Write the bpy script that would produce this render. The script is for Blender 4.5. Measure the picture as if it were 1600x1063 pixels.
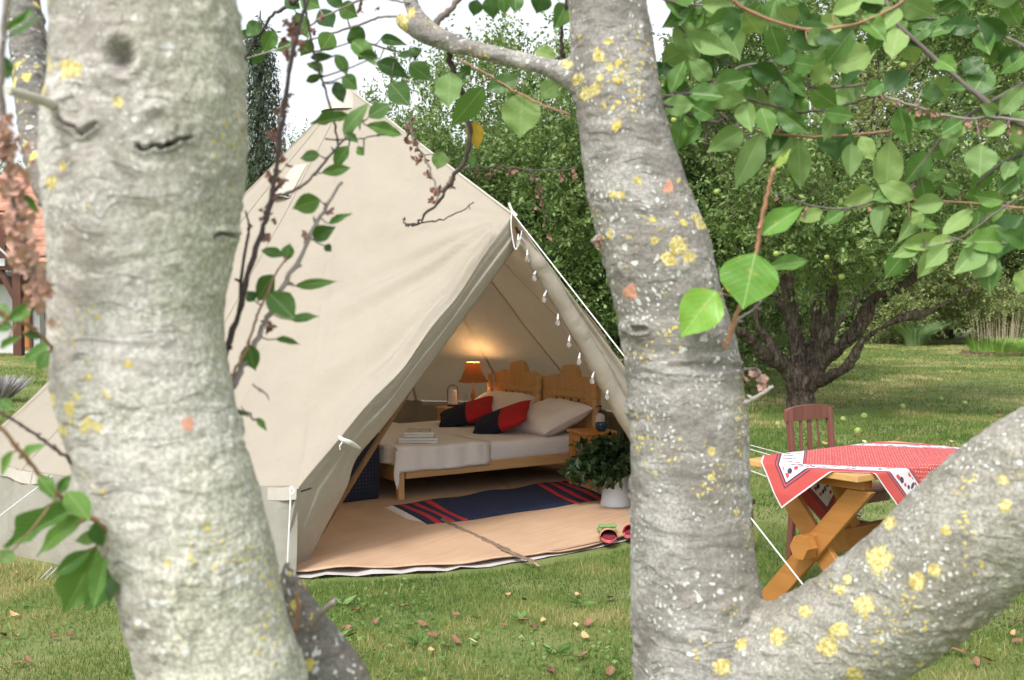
import bpy, bmesh, math, random
import numpy as np
from mathutils import Vector, Matrix, Quaternion
PI = math.pi
R = math.radians
sc = bpy.context.scene
for o in list(bpy.data.objects):
    bpy.data.objects.remove(o)
col = sc.collection

# ---------------------------------------------------------------- camera
CAMH, FPX, PITCH = 1.5, 1750.0, math.atan(63.5 / 1750.0)
cam_d = bpy.data.cameras.new('camera')
cam = bpy.data.objects.new('camera', cam_d); col.objects.link(cam)
cam.location = (0, 0, CAMH)
cam.rotation_euler = (PI / 2 - PITCH, 0, 0)
cam_d.sensor_width = 36.0
cam_d.lens = 36.0 * FPX / 1600.0
cam_d.clip_start = 0.05; cam_d.clip_end = 400
cam_d.dof.use_dof = True
cam_d.dof.focus_distance = 5.2
cam_d.dof.aperture_fstop = 8.0
sc.camera = cam

# ---------------------------------------------------------------- sky, sun, exposure
w = bpy.data.worlds.new('World'); sc.world = w; w.use_nodes = True
nt = w.node_tree; nt.nodes.clear()
sky = nt.nodes.new('ShaderNodeTexSky'); sky.sky_type = 'NISHITA'; sky.sun_disc = False
SUN_EL, SUN_AZ = R(52), R(205)          # azimuth clockwise from +Y: high, behind the camera and to its left
sky.sun_elevation = SUN_EL; sky.sun_rotation = SUN_AZ
sky.air_density = 1.0; sky.dust_density = 3.0; sky.ozone_density = 1.0
hs = nt.nodes.new('ShaderNodeHueSaturation'); hs.inputs['Saturation'].default_value = 0.22; hs.inputs['Value'].default_value = 1.25
bg = nt.nodes.new('ShaderNodeBackground'); bg.inputs['Strength'].default_value = 0.15
wo = nt.nodes.new('ShaderNodeOutputWorld')
nt.links.new(sky.outputs[0], hs.inputs['Color']); nt.links.new(hs.outputs[0], bg.inputs['Color'])
nt.links.new(bg.outputs[0], wo.inputs['Surface'])
sl = bpy.data.lights.new('sun', 'SUN'); sl.energy = 1.5; sl.angle = R(10); sl.color = (1.0, 0.95, 0.88)
so = bpy.data.objects.new('sun', sl); col.objects.link(so)
sd = Vector((math.sin(SUN_AZ) * math.cos(SUN_EL), math.cos(SUN_AZ) * math.cos(SUN_EL), math.sin(SUN_EL)))
so.rotation_euler = (-sd).to_track_quat('-Z', 'Y').to_euler(); so.location = sd * 30
sc.view_settings.view_transform = 'Standard'; sc.view_settings.look = 'None'
sc.view_settings.gamma = 1.0; sc.view_settings.use_curve_mapping = False
sc.view_settings.exposure = 0.60
sc.render.engine = 'CYCLES'
sc.cycles.max_bounces = 6; sc.cycles.transparent_max_bounces = 8
sc.cycles.use_denoising = True

# ---------------------------------------------------------------- pixel <-> world (1600 x 1063 frame)
CP, SP = math.cos(PITCH), math.sin(PITCH)
def at(px, py, Y):
    "the point at world depth Y on the line of sight through a pixel"
    u, v = (px - 800.0) / FPX, (531.5 - py) / FPX
    d = Vector((u, CP + v * SP, -SP + v * CP))
    return Vector((0, 0, CAMH)) + d * (Y / d.y)
def gnd(px, py, z=0.0):
    u, v = (px - 800.0) / FPX, (531.5 - py) / FPX
    d = Vector((u, CP + v * SP, -SP + v * CP))
    return Vector((0, 0, CAMH)) + d * ((z - CAMH) / d.z)
def proj(p):
    x, y, z = p[0], p[1], p[2] - CAMH
    f = y * CP - z * SP; up = y * SP + z * CP
    return 800 + FPX * x / f, 531.5 - FPX * up / f

# ---------------------------------------------------------------- numpy noise
def _hash(ix, iy, iz, s):
    h = (ix * 374761393 + iy * 668265263 + iz * 2147483647 + s * 974634777) & 0xFFFFFFFF
    h = ((h ^ (h >> 13)) * 1274126177) & 0xFFFFFFFF
    h = ((h ^ (h >> 16)) * 2246822519) & 0xFFFFFFFF
    return ((h ^ (h >> 13)) & 0xFFFFFF) / float(0xFFFFFF)
def vnoise(p, seed=0):
    p = np.asarray(p, dtype=np.float64)
    i = np.floor(p).astype(np.int64); f = p - i; f = f * f * (3 - 2 * f)
    r = 0
    for dx in (0, 1):
        wx = f[:, 0] if dx else 1 - f[:, 0]
        for dy in (0, 1):
            wy = f[:, 1] if dy else 1 - f[:, 1]
            for dz in (0, 1):
                wz = f[:, 2] if dz else 1 - f[:, 2]
                r = r + wx * wy * wz * _hash(i[:, 0] + dx, i[:, 1] + dy, i[:, 2] + dz, seed)
    return r * 2 - 1
def fbm(p, oct=3, seed=0):
    a, r = 1.0, 0
    for k in range(oct):
        r = r + a * vnoise(np.asarray(p) * 2 ** k, seed + k); a *= .5
    return r

# ---------------------------------------------------------------- objects
def mesh_data(name, verts, faces, mats=(), smooth=True, mi=None, uv=None):
    me = bpy.data.meshes.new(name)
    me.from_pydata([tuple(v) for v in verts], [], [tuple(f) for f in faces])
    for m in (mats if isinstance(mats, (list, tuple)) else [mats]):
        me.materials.append(m)
    if smooth: me.polygons.foreach_set('use_smooth', [True] * len(me.polygons))
    if mi is not None: me.polygons.foreach_set('material_index', mi)
    if uv is not None:
        l = me.uv_layers.new(name='UVMap')
        vi = np.empty(len(me.loops), dtype=np.int32); me.loops.foreach_get('vertex_index', vi)
        l.data.foreach_set('uv', np.asarray(uv, dtype=np.float32)[vi].ravel())
    me.update()
    return me
def link(name, me, parent=None):
    o = bpy.data.objects.new(name, me); col.objects.link(o)
    if parent is not None: o.parent = parent
    return o
def tag(o, label=None, cat=None, group=None, kind=None):
    if label: o['label'] = label
    if cat: o['category'] = cat
    if group: o['group'] = group
    if kind: o['kind'] = kind
    return o
def thing(name, label, cat, loc=(0, 0, 0), rz=0.0, group=None):
    o = bpy.data.objects.new(name, None); col.objects.link(o)
    o.empty_display_size = .1
    o.location = loc; o.rotation_euler = (0, 0, rz)
    o['_l'] = 0
    del o['_l']
    return tag(o, label, cat, group)
def origin_of(o):
    "world origin of a thing (unrotated things only)"
    while o.parent: o = o.parent
    return Vector(o.location)
def wobj(name, verts, faces, mats, parent, smooth=True, mi=None, uv=None, kind=None):
    "a mesh whose vertices are given in world space, child of an unrotated thing"
    o0 = origin_of(parent) if parent else Vector((0, 0, 0))
    v = np.asarray([tuple(p) for p in verts], dtype=float) - np.array(o0)
    o = link(name, mesh_data(name, v.tolist(), faces, mats, smooth, mi, uv), parent)
    if kind: o['kind'] = kind
    return o

class MB:
    "collects simple shapes into one mesh"
    def __init__(s): s.v, s.f, s.m = [], [], []
    def add(s, v, f, m=0):
        n = len(s.v); s.v += [tuple(p) for p in v]; s.f += [tuple(i + n for i in q) for q in f]; s.m += [m] * len(f)
        return s
    def box(s, x0, x1, y0, y1, z0, z1, m=0, M=None, b=0.0):
        if b <= 0:
            v = [(x, y, z) for x in (x0, x1) for y in (y0, y1) for z in (z0, z1)]
            f = [(0, 1, 3, 2), (4, 6, 7, 5), (0, 4, 5, 1), (2, 3, 7, 6), (0, 2, 6, 4), (1, 5, 7, 3)]
        else:
            bm = bmesh.new(); bmesh.ops.create_cube(bm, size=1)
            for q in bm.verts:
                q.co = Vector(((x0 + x1) / 2 + q.co.x * (x1 - x0), (y0 + y1) / 2 + q.co.y * (y1 - y0), (z0 + z1) / 2 + q.co.z * (z1 - z0)))
            bmesh.ops.bevel(bm, geom=bm.edges[:], offset=b, segments=2, affect='EDGES', profile=.5)
            bm.verts.index_update()
            v = [q.co.copy() for q in bm.verts]; f = [[q.index for q in g.verts] for g in bm.faces]; bm.free()
        if M is not None: v = [M @ Vector(p) for p in v]
        return s.add(v, f, m)
    def beam(s, a, b, w, h, m=0, up=(0, 0, 1), bev=0.004):
        a, b = Vector(a), Vector(b); d = b - a; L = d.length; d.normalize()
        side = d.cross(Vector(up)).normalized(); u = side.cross(d)
        M = Matrix(((side.x, d.x, u.x, a.x), (side.y, d.y, u.y, a.y), (side.z, d.z, u.z, a.z), (0, 0, 0, 1)))
        return s.box(-w / 2, w / 2, 0, L, -h / 2, h / 2, m, M, bev)
    def tube(s, pts, rad, n=8, m=0, caps=True):
        v, f = tube_geo(pts, rad, n, caps); return s.add(v, f, m)
    def lathe(s, prof, c=(0, 0, 0), n=24, m=0):
        v, f = [], []
        for r, z in prof:
            for k in range(n):
                a = 2 * PI * k / n; v.append((c[0] + r * math.cos(a), c[1] + r * math.sin(a), c[2] + z))
        for i in range(len(prof) - 1):
            for k in range(n):
                a, b = i * n + k, i * n + (k + 1) % n; f.append((a, b, b + n, a + n))
        return s.add(v, f, m)
    def prism(s, poly, y0, y1, m=0, M=None):
        "outline in xz, extruded along y"
        n = len(poly)
        v = [(p[0], y0, p[1]) for p in poly] + [(p[0], y1, p[1]) for p in poly]
        f = [tuple(range(n)), tuple(reversed(range(n, 2 * n)))] + [(i, i + n, (i + 1) % n + n, (i + 1) % n) for i in range(n)]
        if M is not None: v = [M @ Vector(p) for p in v]
        return s.add(v, f, m)
    def obj(s, name, mats, parent=None, smooth=False, world=False, kind=None):
        if world: o = wobj(name, s.v, s.f, mats, parent, smooth, s.m)
        else: o = link(name, mesh_data(name, s.v, s.f, mats, smooth, s.m), parent)
        if smooth: auto_smooth(o.data)
        if kind: o['kind'] = kind
        return o
def auto_smooth(me, ang=40):
    bm = bmesh.new(); bm.from_mesh(me)
    bmesh.ops.recalc_face_normals(bm, faces=bm.faces[:])
    for e in bm.edges:
        e.smooth = not (len(e.link_faces) == 2 and e.calc_face_angle(0) > R(ang))
    bm.to_mesh(me); bm.free()
def dense(pts, n):
    "Catmull-Rom through pts (tuples of any length)"
    P = [np.array(p, float) for p in pts]
    if len(P) == 2: return [P[0] + (P[1] - P[0]) * t for t in np.linspace(0, 1, n + 1)]
    P = [2 * P[0] - P[1]] + P + [2 * P[-1] - P[-2]]
    out = []
    for i in range(1, len(P) - 2):
        for k in range(n):
            t = k / n
            out.append(.5 * ((2 * P[i]) + (-P[i - 1] + P[i + 1]) * t + (2 * P[i - 1] - 5 * P[i] + 4 * P[i + 1] - P[i + 2]) * t * t + (-P[i - 1] + 3 * P[i] - 3 * P[i + 1] + P[i + 2]) * t ** 3))
    out.append(P[-2])
    return out
def tube_geo(pts, rad, n=8, caps=True):
    pts = [Vector(p) for p in pts]; N = len(pts)
    if not hasattr(rad, '__len__'): rad = [rad] * N
    v, f = [], []
    t0 = (pts[1] - pts[0]).normalized()
    nrm = t0.orthogonal().normalized()
    prev = t0
    for i, p in enumerate(pts):
        t = (pts[min(i + 1, N - 1)] - pts[max(i - 1, 0)])
        t = t.normalized() if t.length > 1e-9 else prev
        q = prev.rotation_difference(t); nrm = (q @ nrm); nrm = (nrm - t * nrm.dot(t)).normalized(); prev = t
        b = t.cross(nrm)
        for k in range(n):
            a = 2 * PI * k / n; v.append(p + (nrm * math.cos(a) + b * math.sin(a)) * rad[i])
    for i in range(N - 1):
        for k in range(n):
            a, c = i * n + k, i * n + (k + 1) % n; f.append((a, c, c + n, a + n))
    if caps: f.append(tuple(reversed(range(n)))); f.append(tuple(range((N - 1) * n, N * n)))
    return v, f

# ---------------------------------------------------------------- materials
class NB:
    "small node-graph builder"
    def __init__(s, name):
        s.mat = bpy.data.materials.new(name); s.mat.use_nodes = True; s.t = s.mat.node_tree
        s.b = s.t.nodes['Principled BSDF']; s.out = s.t.nodes['Material Output']
        s.b.inputs['Specular IOR Level'].default_value = .35
    def n(s, typ, **k):
        q = s.t.nodes.new('ShaderNode' + typ)
        for a, b in k.items():
            if hasattr(q, a): setattr(q, a, b)
        return q
    def set(s, sock, v):
        if isinstance(v, bpy.types.NodeSocket): s.t.links.new(v, sock)
        else: sock.default_value = v
    def coord(s, which='Object'): return s.n('TexCoord').outputs[which]
    def map(s, v, scale=(1, 1, 1), rot=(0, 0, 0), loc=(0, 0, 0)):
        q = s.n('Mapping'); s.set(q.inputs['Vector'], v); q.inputs['Scale'].default_value = scale; q.inputs['Rotation'].default_value = rot; q.inputs['Location'].default_value = loc
        return q.outputs[0]
    def noise(s, v, scale=5, detail=3, rough=.5, dist=0, col=False):
        q = s.n('TexNoise'); s.set(q.inputs['Vector'], v); q.inputs['Scale'].default_value = scale; q.inputs['Detail'].default_value = detail
        q.inputs['Roughness'].default_value = rough; q.inputs['Distortion'].default_value = dist
        return q.outputs[1 if col else 0]
    def vor(s, v, scale=5, feature='F1', out=0, rnd=1):
        q = s.n('TexVoronoi', feature=feature); s.set(q.inputs['Vector'], v); q.inputs['Scale'].default_value = scale; q.inputs['Randomness'].default_value = rnd
        return q.outputs[out]
    def ramp(s, f, stops, interp='LINEAR'):
        q = s.n('ValToRGB'); q.color_ramp.interpolation = interp; e = q.color_ramp.elements
        while len(e) < len(stops): e.new(.5)
        for i, (p, c) in enumerate(stops):
            e[i].position = p; e[i].color = (c, c, c, 1) if not hasattr(c, '__len__') else (*c, 1)
        s.set(q.inputs[0], f); return q.outputs[0]
    def mix(s, f, a, b, blend='MIX'):
        q = s.n('Mix', data_type='RGBA', blend_type=blend); s.set(q.inputs[0], f)
        for k, x in ((6, a), (7, b)):
            if isinstance(x, bpy.types.NodeSocket): s.set(q.inputs[k], x)
            else: q.inputs[k].default_value = (*x, 1) if hasattr(x, '__len__') else (x, x, x, 1)
        return q.outputs[2]
    def math(s, op, a, b=0.0, c=0.0):
        q = s.n('Math', operation=op); s.set(q.inputs[0], a); s.set(q.inputs[1], b); s.set(q.inputs[2], c); return q.outputs[0]
    def step(s, v, lo, hi):
        q = s.n('MapRange'); q.interpolation_type = 'SMOOTHSTEP'; s.set(q.inputs[0], v); q.inputs[1].default_value = lo; q.inputs[2].default_value = hi; return q.outputs[0]
    def sep(s, v): q = s.n('SeparateXYZ'); s.set(q.inputs[0], v); return q.outputs
    def comb(s, x, y, z): q = s.n('CombineXYZ'); s.set(q.inputs[0], x); s.set(q.inputs[1], y); s.set(q.inputs[2], z); return q.outputs[0]
    def bump(s, h, strength=.3, dist=.01, prev=None):
        q = s.n('Bump'); q.inputs['Strength'].default_value = strength; q.inputs['Distance'].default_value = dist; s.set(q.inputs['Height'], h)
        if prev is not None: s.set(q.inputs['Normal'], prev)
        return q.outputs[0]
    def done(s, color=None, rough=None, normal=None, **k):
        if color is not None:
            if isinstance(color, bpy.types.NodeSocket): s.set(s.b.inputs['Base Color'], color)
            else: s.b.inputs['Base Color'].default_value = (*color, 1)
        if rough is not None: s.set(s.b.inputs['Roughness'], rough)
        if normal is not None: s.set(s.b.inputs['Normal'], normal)
        for a, b in k.items(): s.set(s.b.inputs[a.replace('_', ' ')], b)
        return s.mat
    def translucent(s, color, fac, normal=None):
        "mix a translucent lobe in front of the output"
        t = s.n('BsdfTranslucent'); s.set(t.inputs['Color'], color if isinstance(color, bpy.types.NodeSocket) else (*color, 1))
        if normal is not None: s.set(t.inputs['Normal'], normal)
        m = s.n('MixShader'); m.inputs[0].default_value = fac
        s.t.links.new(s.b.outputs[0], m.inputs[1]); s.t.links.new(t.outputs[0], m.inputs[2]); s.t.links.new(m.outputs[0], s.out.inputs['Surface'])
        return s.mat

def plain(name, c, rough=.6, bump=0.15, scale=60, var=.12, dist=.003, **k):
    b = NB(name); v = b.coord(); n1 = b.noise(v, scale, 4, .6); n2 = b.noise(v, scale * .12, 2)
    f = b.math('MULTIPLY_ADD', n2, .6, b.math('MULTIPLY', n1, .4))
    c0 = tuple(x * (1 - var) for x in c); c1 = tuple(min(1, x * (1 + var)) for x in c)
    return b.done(b.ramp(f, [(.3, c0), (.7, c1)]), rough, b.bump(n1, bump, dist), **k)
def wood(name, c0, c1, axis=0, scale=8, rough=.5, bump=.2):
    b = NB(name); v = b.coord(); s = [scale * 6] * 3; s[axis] = scale * .35
    m = b.map(v, tuple(s)); n = b.noise(m, 1, 4, .6, .6); n2 = b.noise(v, 3, 2)
    knot = b.vor(b.map(v, (4, 4, 4)), 1.3)
    f = b.math('MULTIPLY_ADD', n2, .3, b.math('MULTIPLY', n, .75))
    c = b.ramp(f, [(.32, c0), (.68, c1)])
    c = b.mix(b.step(knot, .07, .03), c, tuple(x * .45 for x in c0))
    return b.done(c, rough, b.bump(n, bump, .002))

def bark_material(name, base=(.30, .29, .27), pale=(.44, .43, .40), green=(.30, .31, .19), greenside=0.0, yellow=.5, white=.5, side_x=0.0, warm=(.27, .22, .18)):
    b = NB(name); v = b.coord()
    dv = b.n('VectorMath', operation='ADD'); b.set(dv.inputs[0], v)
    nz = b.noise(v, 14, 2, .5, 0, True)
    sc_ = b.n('VectorMath', operation='SCALE'); b.set(sc_.inputs[0], nz); sc_.inputs['Scale'].default_value = .05
    b.set(dv.inputs[1], sc_.outputs[0]); vd = dv.outputs[0]
    fine = b.noise(v, 210, 5, .65); mid = b.noise(v, 38, 4, .6); big = b.noise(v, 7, 3, .55)
    band = b.noise(b.map(vd, (10, 10, 62)), 1, 3, .6)                      # horizontal bands of cherry bark
    c = b.ramp(b.math('MULTIPLY_ADD', big, .55, b.math('MULTIPLY', mid, .45)), [(.34, base), (.52, tuple((x + y) / 2 for x, y in zip(base, pale))), (.66, pale)])
    c = b.mix(b.math('MULTIPLY', b.step(big, .58, .40), .55), c, warm)
    c = b.mix(b.math('MULTIPLY', b.step(band, .54, .68), .62), c, tuple(x * .58 for x in base))
    big2 = b.noise(b.map(v, (1, 1, .7), (0, 0, 0), (4, 1, 2)), 4.2, 4, .6, .6)
    c = b.mix(b.math('MULTIPLY', b.step(big2, .55, .66), .45), c, tuple(x * .66 for x in warm))
    len_ = b.math('MULTIPLY', b.step(b.noise(b.map(vd, (16, 16, 190)), 1, 2, .5), .60, .68), b.step(big, .38, .52))
    c = b.mix(b.math('MULTIPLY', len_, .7), c, tuple(x * .5 for x in warm))
    rough_ = b.math('MULTIPLY', b.step(b.noise(b.map(v, (16, 16, 4)), 1, 3, .6), .60, .70), b.step(fine, .35, .55))
    c = b.mix(b.math('MULTIPLY', rough_, .6), c, tuple(min(1, x * 1.15) for x in pale))
    c = b.mix(b.math('MULTIPLY', b.step(band, .45, .30), .5), c, tuple(min(1, x * 1.25) for x in pale))
    x = b.sep(v)
    gf = b.math('MULTIPLY_ADD', b.math('SUBTRACT', x[0], side_x), 9.0, b.math('MULTIPLY_ADD', b.noise(v, 9, 4, .6), 2.2, -1.1))
    gm = b.math('MULTIPLY', b.step(gf, -.2, .9), greenside)
    c = b.mix(gm, c, b.mix(b.step(fine, .4, .62), green, tuple(y * 1.45 for y in green)))
    c = b.mix(b.math('MULTIPLY', b.step(fine, .60, .40), .46), c, tuple(x * .45 for x in base))
    crack = b.math('MULTIPLY', b.step(b.vor(b.map(vd, (60, 60, 90)), 1, 'DISTANCE_TO_EDGE'), .035, .0), b.step(b.noise(v, 11, 2), .52, .66))
    c = b.mix(b.math('MULTIPLY', crack, .7), c, (.07, .06, .05))
    wob = b.math('MULTIPLY_ADD', b.noise(v, 170, 3, .6), .5, -.25)
    def spot(scale, hi, lo): return b.step(b.math('ADD', b.vor(vd, scale), wob), hi, lo)
    # white crust lichen: round spots of several sizes, in clumps
    w1 = b.math('MULTIPLY', spot(95, .30, .20), b.step(b.noise(v, 13, 3), .58 - .14 * white, .66 - .12 * white))
    w2 = b.math('MULTIPLY', spot(42, .24, .18), b.step(b.noise(b.map(v, (1, 1, 1), (0, 0, 0), (3, 5, 1)), 8, 3), .60 - .08 * white, .68 - .08 * white))
    wm = b.math('MULTIPLY', b.math('MAXIMUM', w1, w2), min(1, white * 1.4))
    c = b.mix(wm, c, (.66, .68, .66))
    # yellow lichen
    y1 = b.math('MULTIPLY', spot(34, .34, .26), b.step(b.noise(b.map(v, (1, 1, 1), (0, 0, 0), (7, 2, 9)), 7.5, 3, .6), .66 - .12 * yellow, .70 - .12 * yellow))
    y2 = b.math('MULTIPLY', spot(110, .32, .25), b.step(b.noise(b.map(v, (1, 1, 1), (0, 0, 0), (1, 8, 4)), 10, 3, .6), .62 - .1 * yellow, .66 - .1 * yellow))
    ym = b.math('MULTIPLY', b.math('MAXIMUM', y1, y2), min(1, yellow * 2))
    c = b.mix(ym, c, b.mix(b.noise(v, 120, 2), (.60, .45, .07), (.74, .66, .26)))
    li = b.n('Attribute', attribute_name='lichen').outputs['Fac']; lw = b.math('MULTIPLY_ADD', b.noise(v, 75, 5, .8), 2.6, b.math('SUBTRACT', b.math('ABSOLUTE', li), 1.36))
    lm_ = b.math('MULTIPLY', b.step(lw, .46, .54), b.step(b.math('ABSOLUTE', li), .05, .12))
    c = b.mix(b.math('MULTIPLY', lm_, b.math('GREATER_THAN', li, 0.0)), c, b.mix(b.step(b.noise(v, 160, 3, .7), .36, .62), (.46, .34, .08), (.72, .67, .34)))
    c = b.mix(b.math('MULTIPLY', lm_, b.math('LESS_THAN', li, 0.0)), c, (.66, .34, .24))
    ym = b.math('MAXIMUM', ym, lm_)
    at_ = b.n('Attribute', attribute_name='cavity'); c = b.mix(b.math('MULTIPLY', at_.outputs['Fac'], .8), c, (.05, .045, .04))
    n = b.bump(b.math('MULTIPLY_ADD', mid, 1.0, b.math('MULTIPLY', band, .8)), .28, .005)
    n = b.bump(b.math('ADD', band, len_), .35, .003, n); n = b.bump(fine, .5, .0026, n)
    n = b.bump(b.math('ADD', wm, ym), .6, .003, n)
    return b.done(c, .85, n)

def leaf_material(name, top, back, gloss=.38, vein=(.42, .5, .25), blotch=None, trans=.22):
    b = NB(name); uv = b.sep(b.coord('UV'))
    rnd = b.n('ObjectInfo').outputs['Random']
    d = b.math('ABSOLUTE', b.math('SUBTRACT', uv[0], .5))
    rib = b.math('MULTIPLY', b.step(d, .022, .006), .75)
    lat = b.math('PINGPONG', b.math('MULTIPLY', b.math('SUBTRACT', uv[1], b.math('MULTIPLY', d, .75)), 8.0), .5)
    latm = b.math('MULTIPLY', b.step(lat, .10, .0), .20)
    nn = b.noise(b.coord('UV'), 7, 4, .6)
    f = b.math('MULTIPLY_ADD', rnd, .75, b.math('MULTIPLY', nn, .35))
    c = b.ramp(f, [(.1, tuple(x * .72 for x in top)), (.5, top), (1, tuple(x * q for x, q in zip(top, (1.45, 1.25, 1.1))))])
    geo = b.n('NewGeometry').outputs['Backfacing']
    c = b.mix(geo, c, back)
    if blotch: c = b.mix(b.step(b.noise(b.coord('UV'), 2.2, 3, .6), .55, .66), c, blotch)
    spots = b.math('MULTIPLY', b.step(b.vor(b.coord('UV'), 7), .10, .05), b.step(rnd, .55, .6))
    c = b.mix(b.math('MULTIPLY', spots, .7), c, (.20, .11, .04))
    c = b.mix(b.math('MAXIMUM', rib, latm), c, vein)
    n = b.bump(b.math('MULTIPLY_ADD', latm, -1.2, b.math('MULTIPLY', nn, .5)), .35, .006)
    b.done(c, gloss, n)
    return b.translucent(b.mix(.5, c, (top[0] * 2.2, top[1] * 1.9, top[2] * .8)), trans)
def crown_material(name, dark, mid, light, trans=.25, rough=.5):
    b = NB(name); a = b.n('Attribute', attribute_name='tint').outputs['Fac']
    c = b.ramp(a, [(0, dark), (.5, mid), (.86, light), (1, tuple(min(1, x * 1.35) for x in light))])
    geo = b.n('NewGeometry').outputs['Backfacing']
    c = b.mix(b.math('MULTIPLY', geo, .55), c, tuple(x * 1.1 + .04 for x in light))
    b.done(c, rough)
    return b.translucent(b.mix(.5, c, (light[0] * 1.5, light[1] * 1.5, light[2] * .6)), trans)
# ================================================================ ground
rng = np.random.default_rng(7)
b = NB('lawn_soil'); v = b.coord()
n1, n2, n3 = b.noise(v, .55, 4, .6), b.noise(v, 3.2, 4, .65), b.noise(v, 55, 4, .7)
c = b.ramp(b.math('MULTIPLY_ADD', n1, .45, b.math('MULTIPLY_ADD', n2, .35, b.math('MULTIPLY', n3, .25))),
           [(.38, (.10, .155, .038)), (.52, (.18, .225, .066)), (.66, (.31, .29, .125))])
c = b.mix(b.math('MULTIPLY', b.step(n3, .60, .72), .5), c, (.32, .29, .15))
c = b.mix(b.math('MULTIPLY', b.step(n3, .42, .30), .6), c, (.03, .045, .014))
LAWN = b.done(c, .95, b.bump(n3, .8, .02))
nx, ny = 90, 110
gx = np.sign(np.linspace(-1, 1, nx)) * np.abs(np.linspace(-1, 1, nx)) ** 1.8 * 160
gy = -12 + (np.linspace(0, 1, ny) ** 1.8) * 260
GX, GY = np.meshgrid(gx, gy)
P = np.stack([GX.ravel(), GY.ravel(), np.zeros(GX.size)], 1)
P[:, 2] = fbm(P * .5, 2, 3) * .012 * np.clip((P[:, 1] - 9) / 10, 0, 1)
F = [(j * nx + i, j * nx + i + 1, (j + 1) * nx + i + 1, (j + 1) * nx + i) for j in range(ny - 1) for i in range(nx - 1)]
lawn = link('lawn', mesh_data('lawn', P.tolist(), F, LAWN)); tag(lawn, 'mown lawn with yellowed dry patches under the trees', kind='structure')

TC = np.array([-1.25, 8.6])        # tent centre

def blades(name, Y0, Y1, dens, hgt, wid, seed, mats, label, patch_seed=3, tshift=0.0):
    rg = np.random.default_rng(seed)
    A = (Y1 ** 2 - Y0 ** 2) * .5 * 1.24
    N = int(A * dens)
    y = np.sqrt(rg.uniform(Y0 ** 2, Y1 ** 2, N)); x = rg.uniform(-.60, .64, N) * y
    m = (x - TC[0]) ** 2 + (y - TC[1]) ** 2 > 2.74 ** 2
    x, y = x[m], y[m]; N = len(x)
    p = np.stack([x, y, np.zeros(N)], 1)
    t = fbm(p * 2.3, 3, patch_seed); t2 = fbm(p * .8, 2, patch_seed + 9)
    keep = rg.random(N) < np.clip(.85 + .5 * t, .25, 1)
    p, t, t2 = p[keep], t[keep], t2[keep]; N = len(p)
    a = rg.uniform(0, 2 * PI, N); h = hgt * rg.uniform(.45, 1.25, N) * (1 + .35 * np.clip(t, -1, 1)); wd = wid * rg.uniform(.6, 1.3, N)
    ln = rg.uniform(.1, 1.5, N); la = rg.uniform(0, 2 * PI, N)
    q = np.stack([np.cos(a), np.sin(a), np.zeros(N)], 1) * wd[:, None] * .5
    lv = np.stack([np.cos(la), np.sin(la), np.zeros(N)], 1)
    tip = p + lv * (h * ln * .75)[:, None] + np.array([0, 0, 1]) * (h / np.sqrt(1 + ln ** 2) * 1.1)[:, None]
    p[:, 2] -= .004
    V = np.empty((N, 3, 3)); V[:, 0] = p - q; V[:, 1] = p + q; V[:, 2] = tip
    me = bpy.data.meshes.new(name); me.vertices.add(3 * N); me.loops.add(3 * N); me.polygons.add(N)
    me.vertices.foreach_set('co', V.ravel().astype(np.float32)); me.loops.foreach_set('vertex_index', np.arange(3 * N, dtype=np.int32))
    me.polygons.foreach_set('loop_start', np.arange(0, 3 * N, 3, dtype=np.int32)); me.polygons.foreach_set('loop_total', np.full(N, 3, dtype=np.int32))
    me.update()
    for mm in mats: me.materials.append(mm)
    at_ = me.attributes.new('tint', 'FLOAT', 'FACE')
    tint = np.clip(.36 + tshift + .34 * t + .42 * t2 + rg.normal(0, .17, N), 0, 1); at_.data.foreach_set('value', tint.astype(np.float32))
    o = link(name, me); tag(o, label, kind='stuff'); return o
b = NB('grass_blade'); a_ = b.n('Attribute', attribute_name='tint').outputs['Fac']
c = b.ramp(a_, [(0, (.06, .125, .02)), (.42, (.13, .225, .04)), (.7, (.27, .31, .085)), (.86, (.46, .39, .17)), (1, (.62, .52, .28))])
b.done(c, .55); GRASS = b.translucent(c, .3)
blades('short_grass', 4.0, 7.5, 9500, .034, .0042, 1, [GRASS], 'short mown grass blades in front of the tent')
blades('lawn_grass', 7.5, 15, 1900, .045, .009, 2, [GRASS], 'short mown grass around the tent and table', tshift=.04)
blades('distant_grass', 15, 38, 420, .045, .018, 4, [GRASS], 'short mown grass towards the shrubs', tshift=.14)

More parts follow.
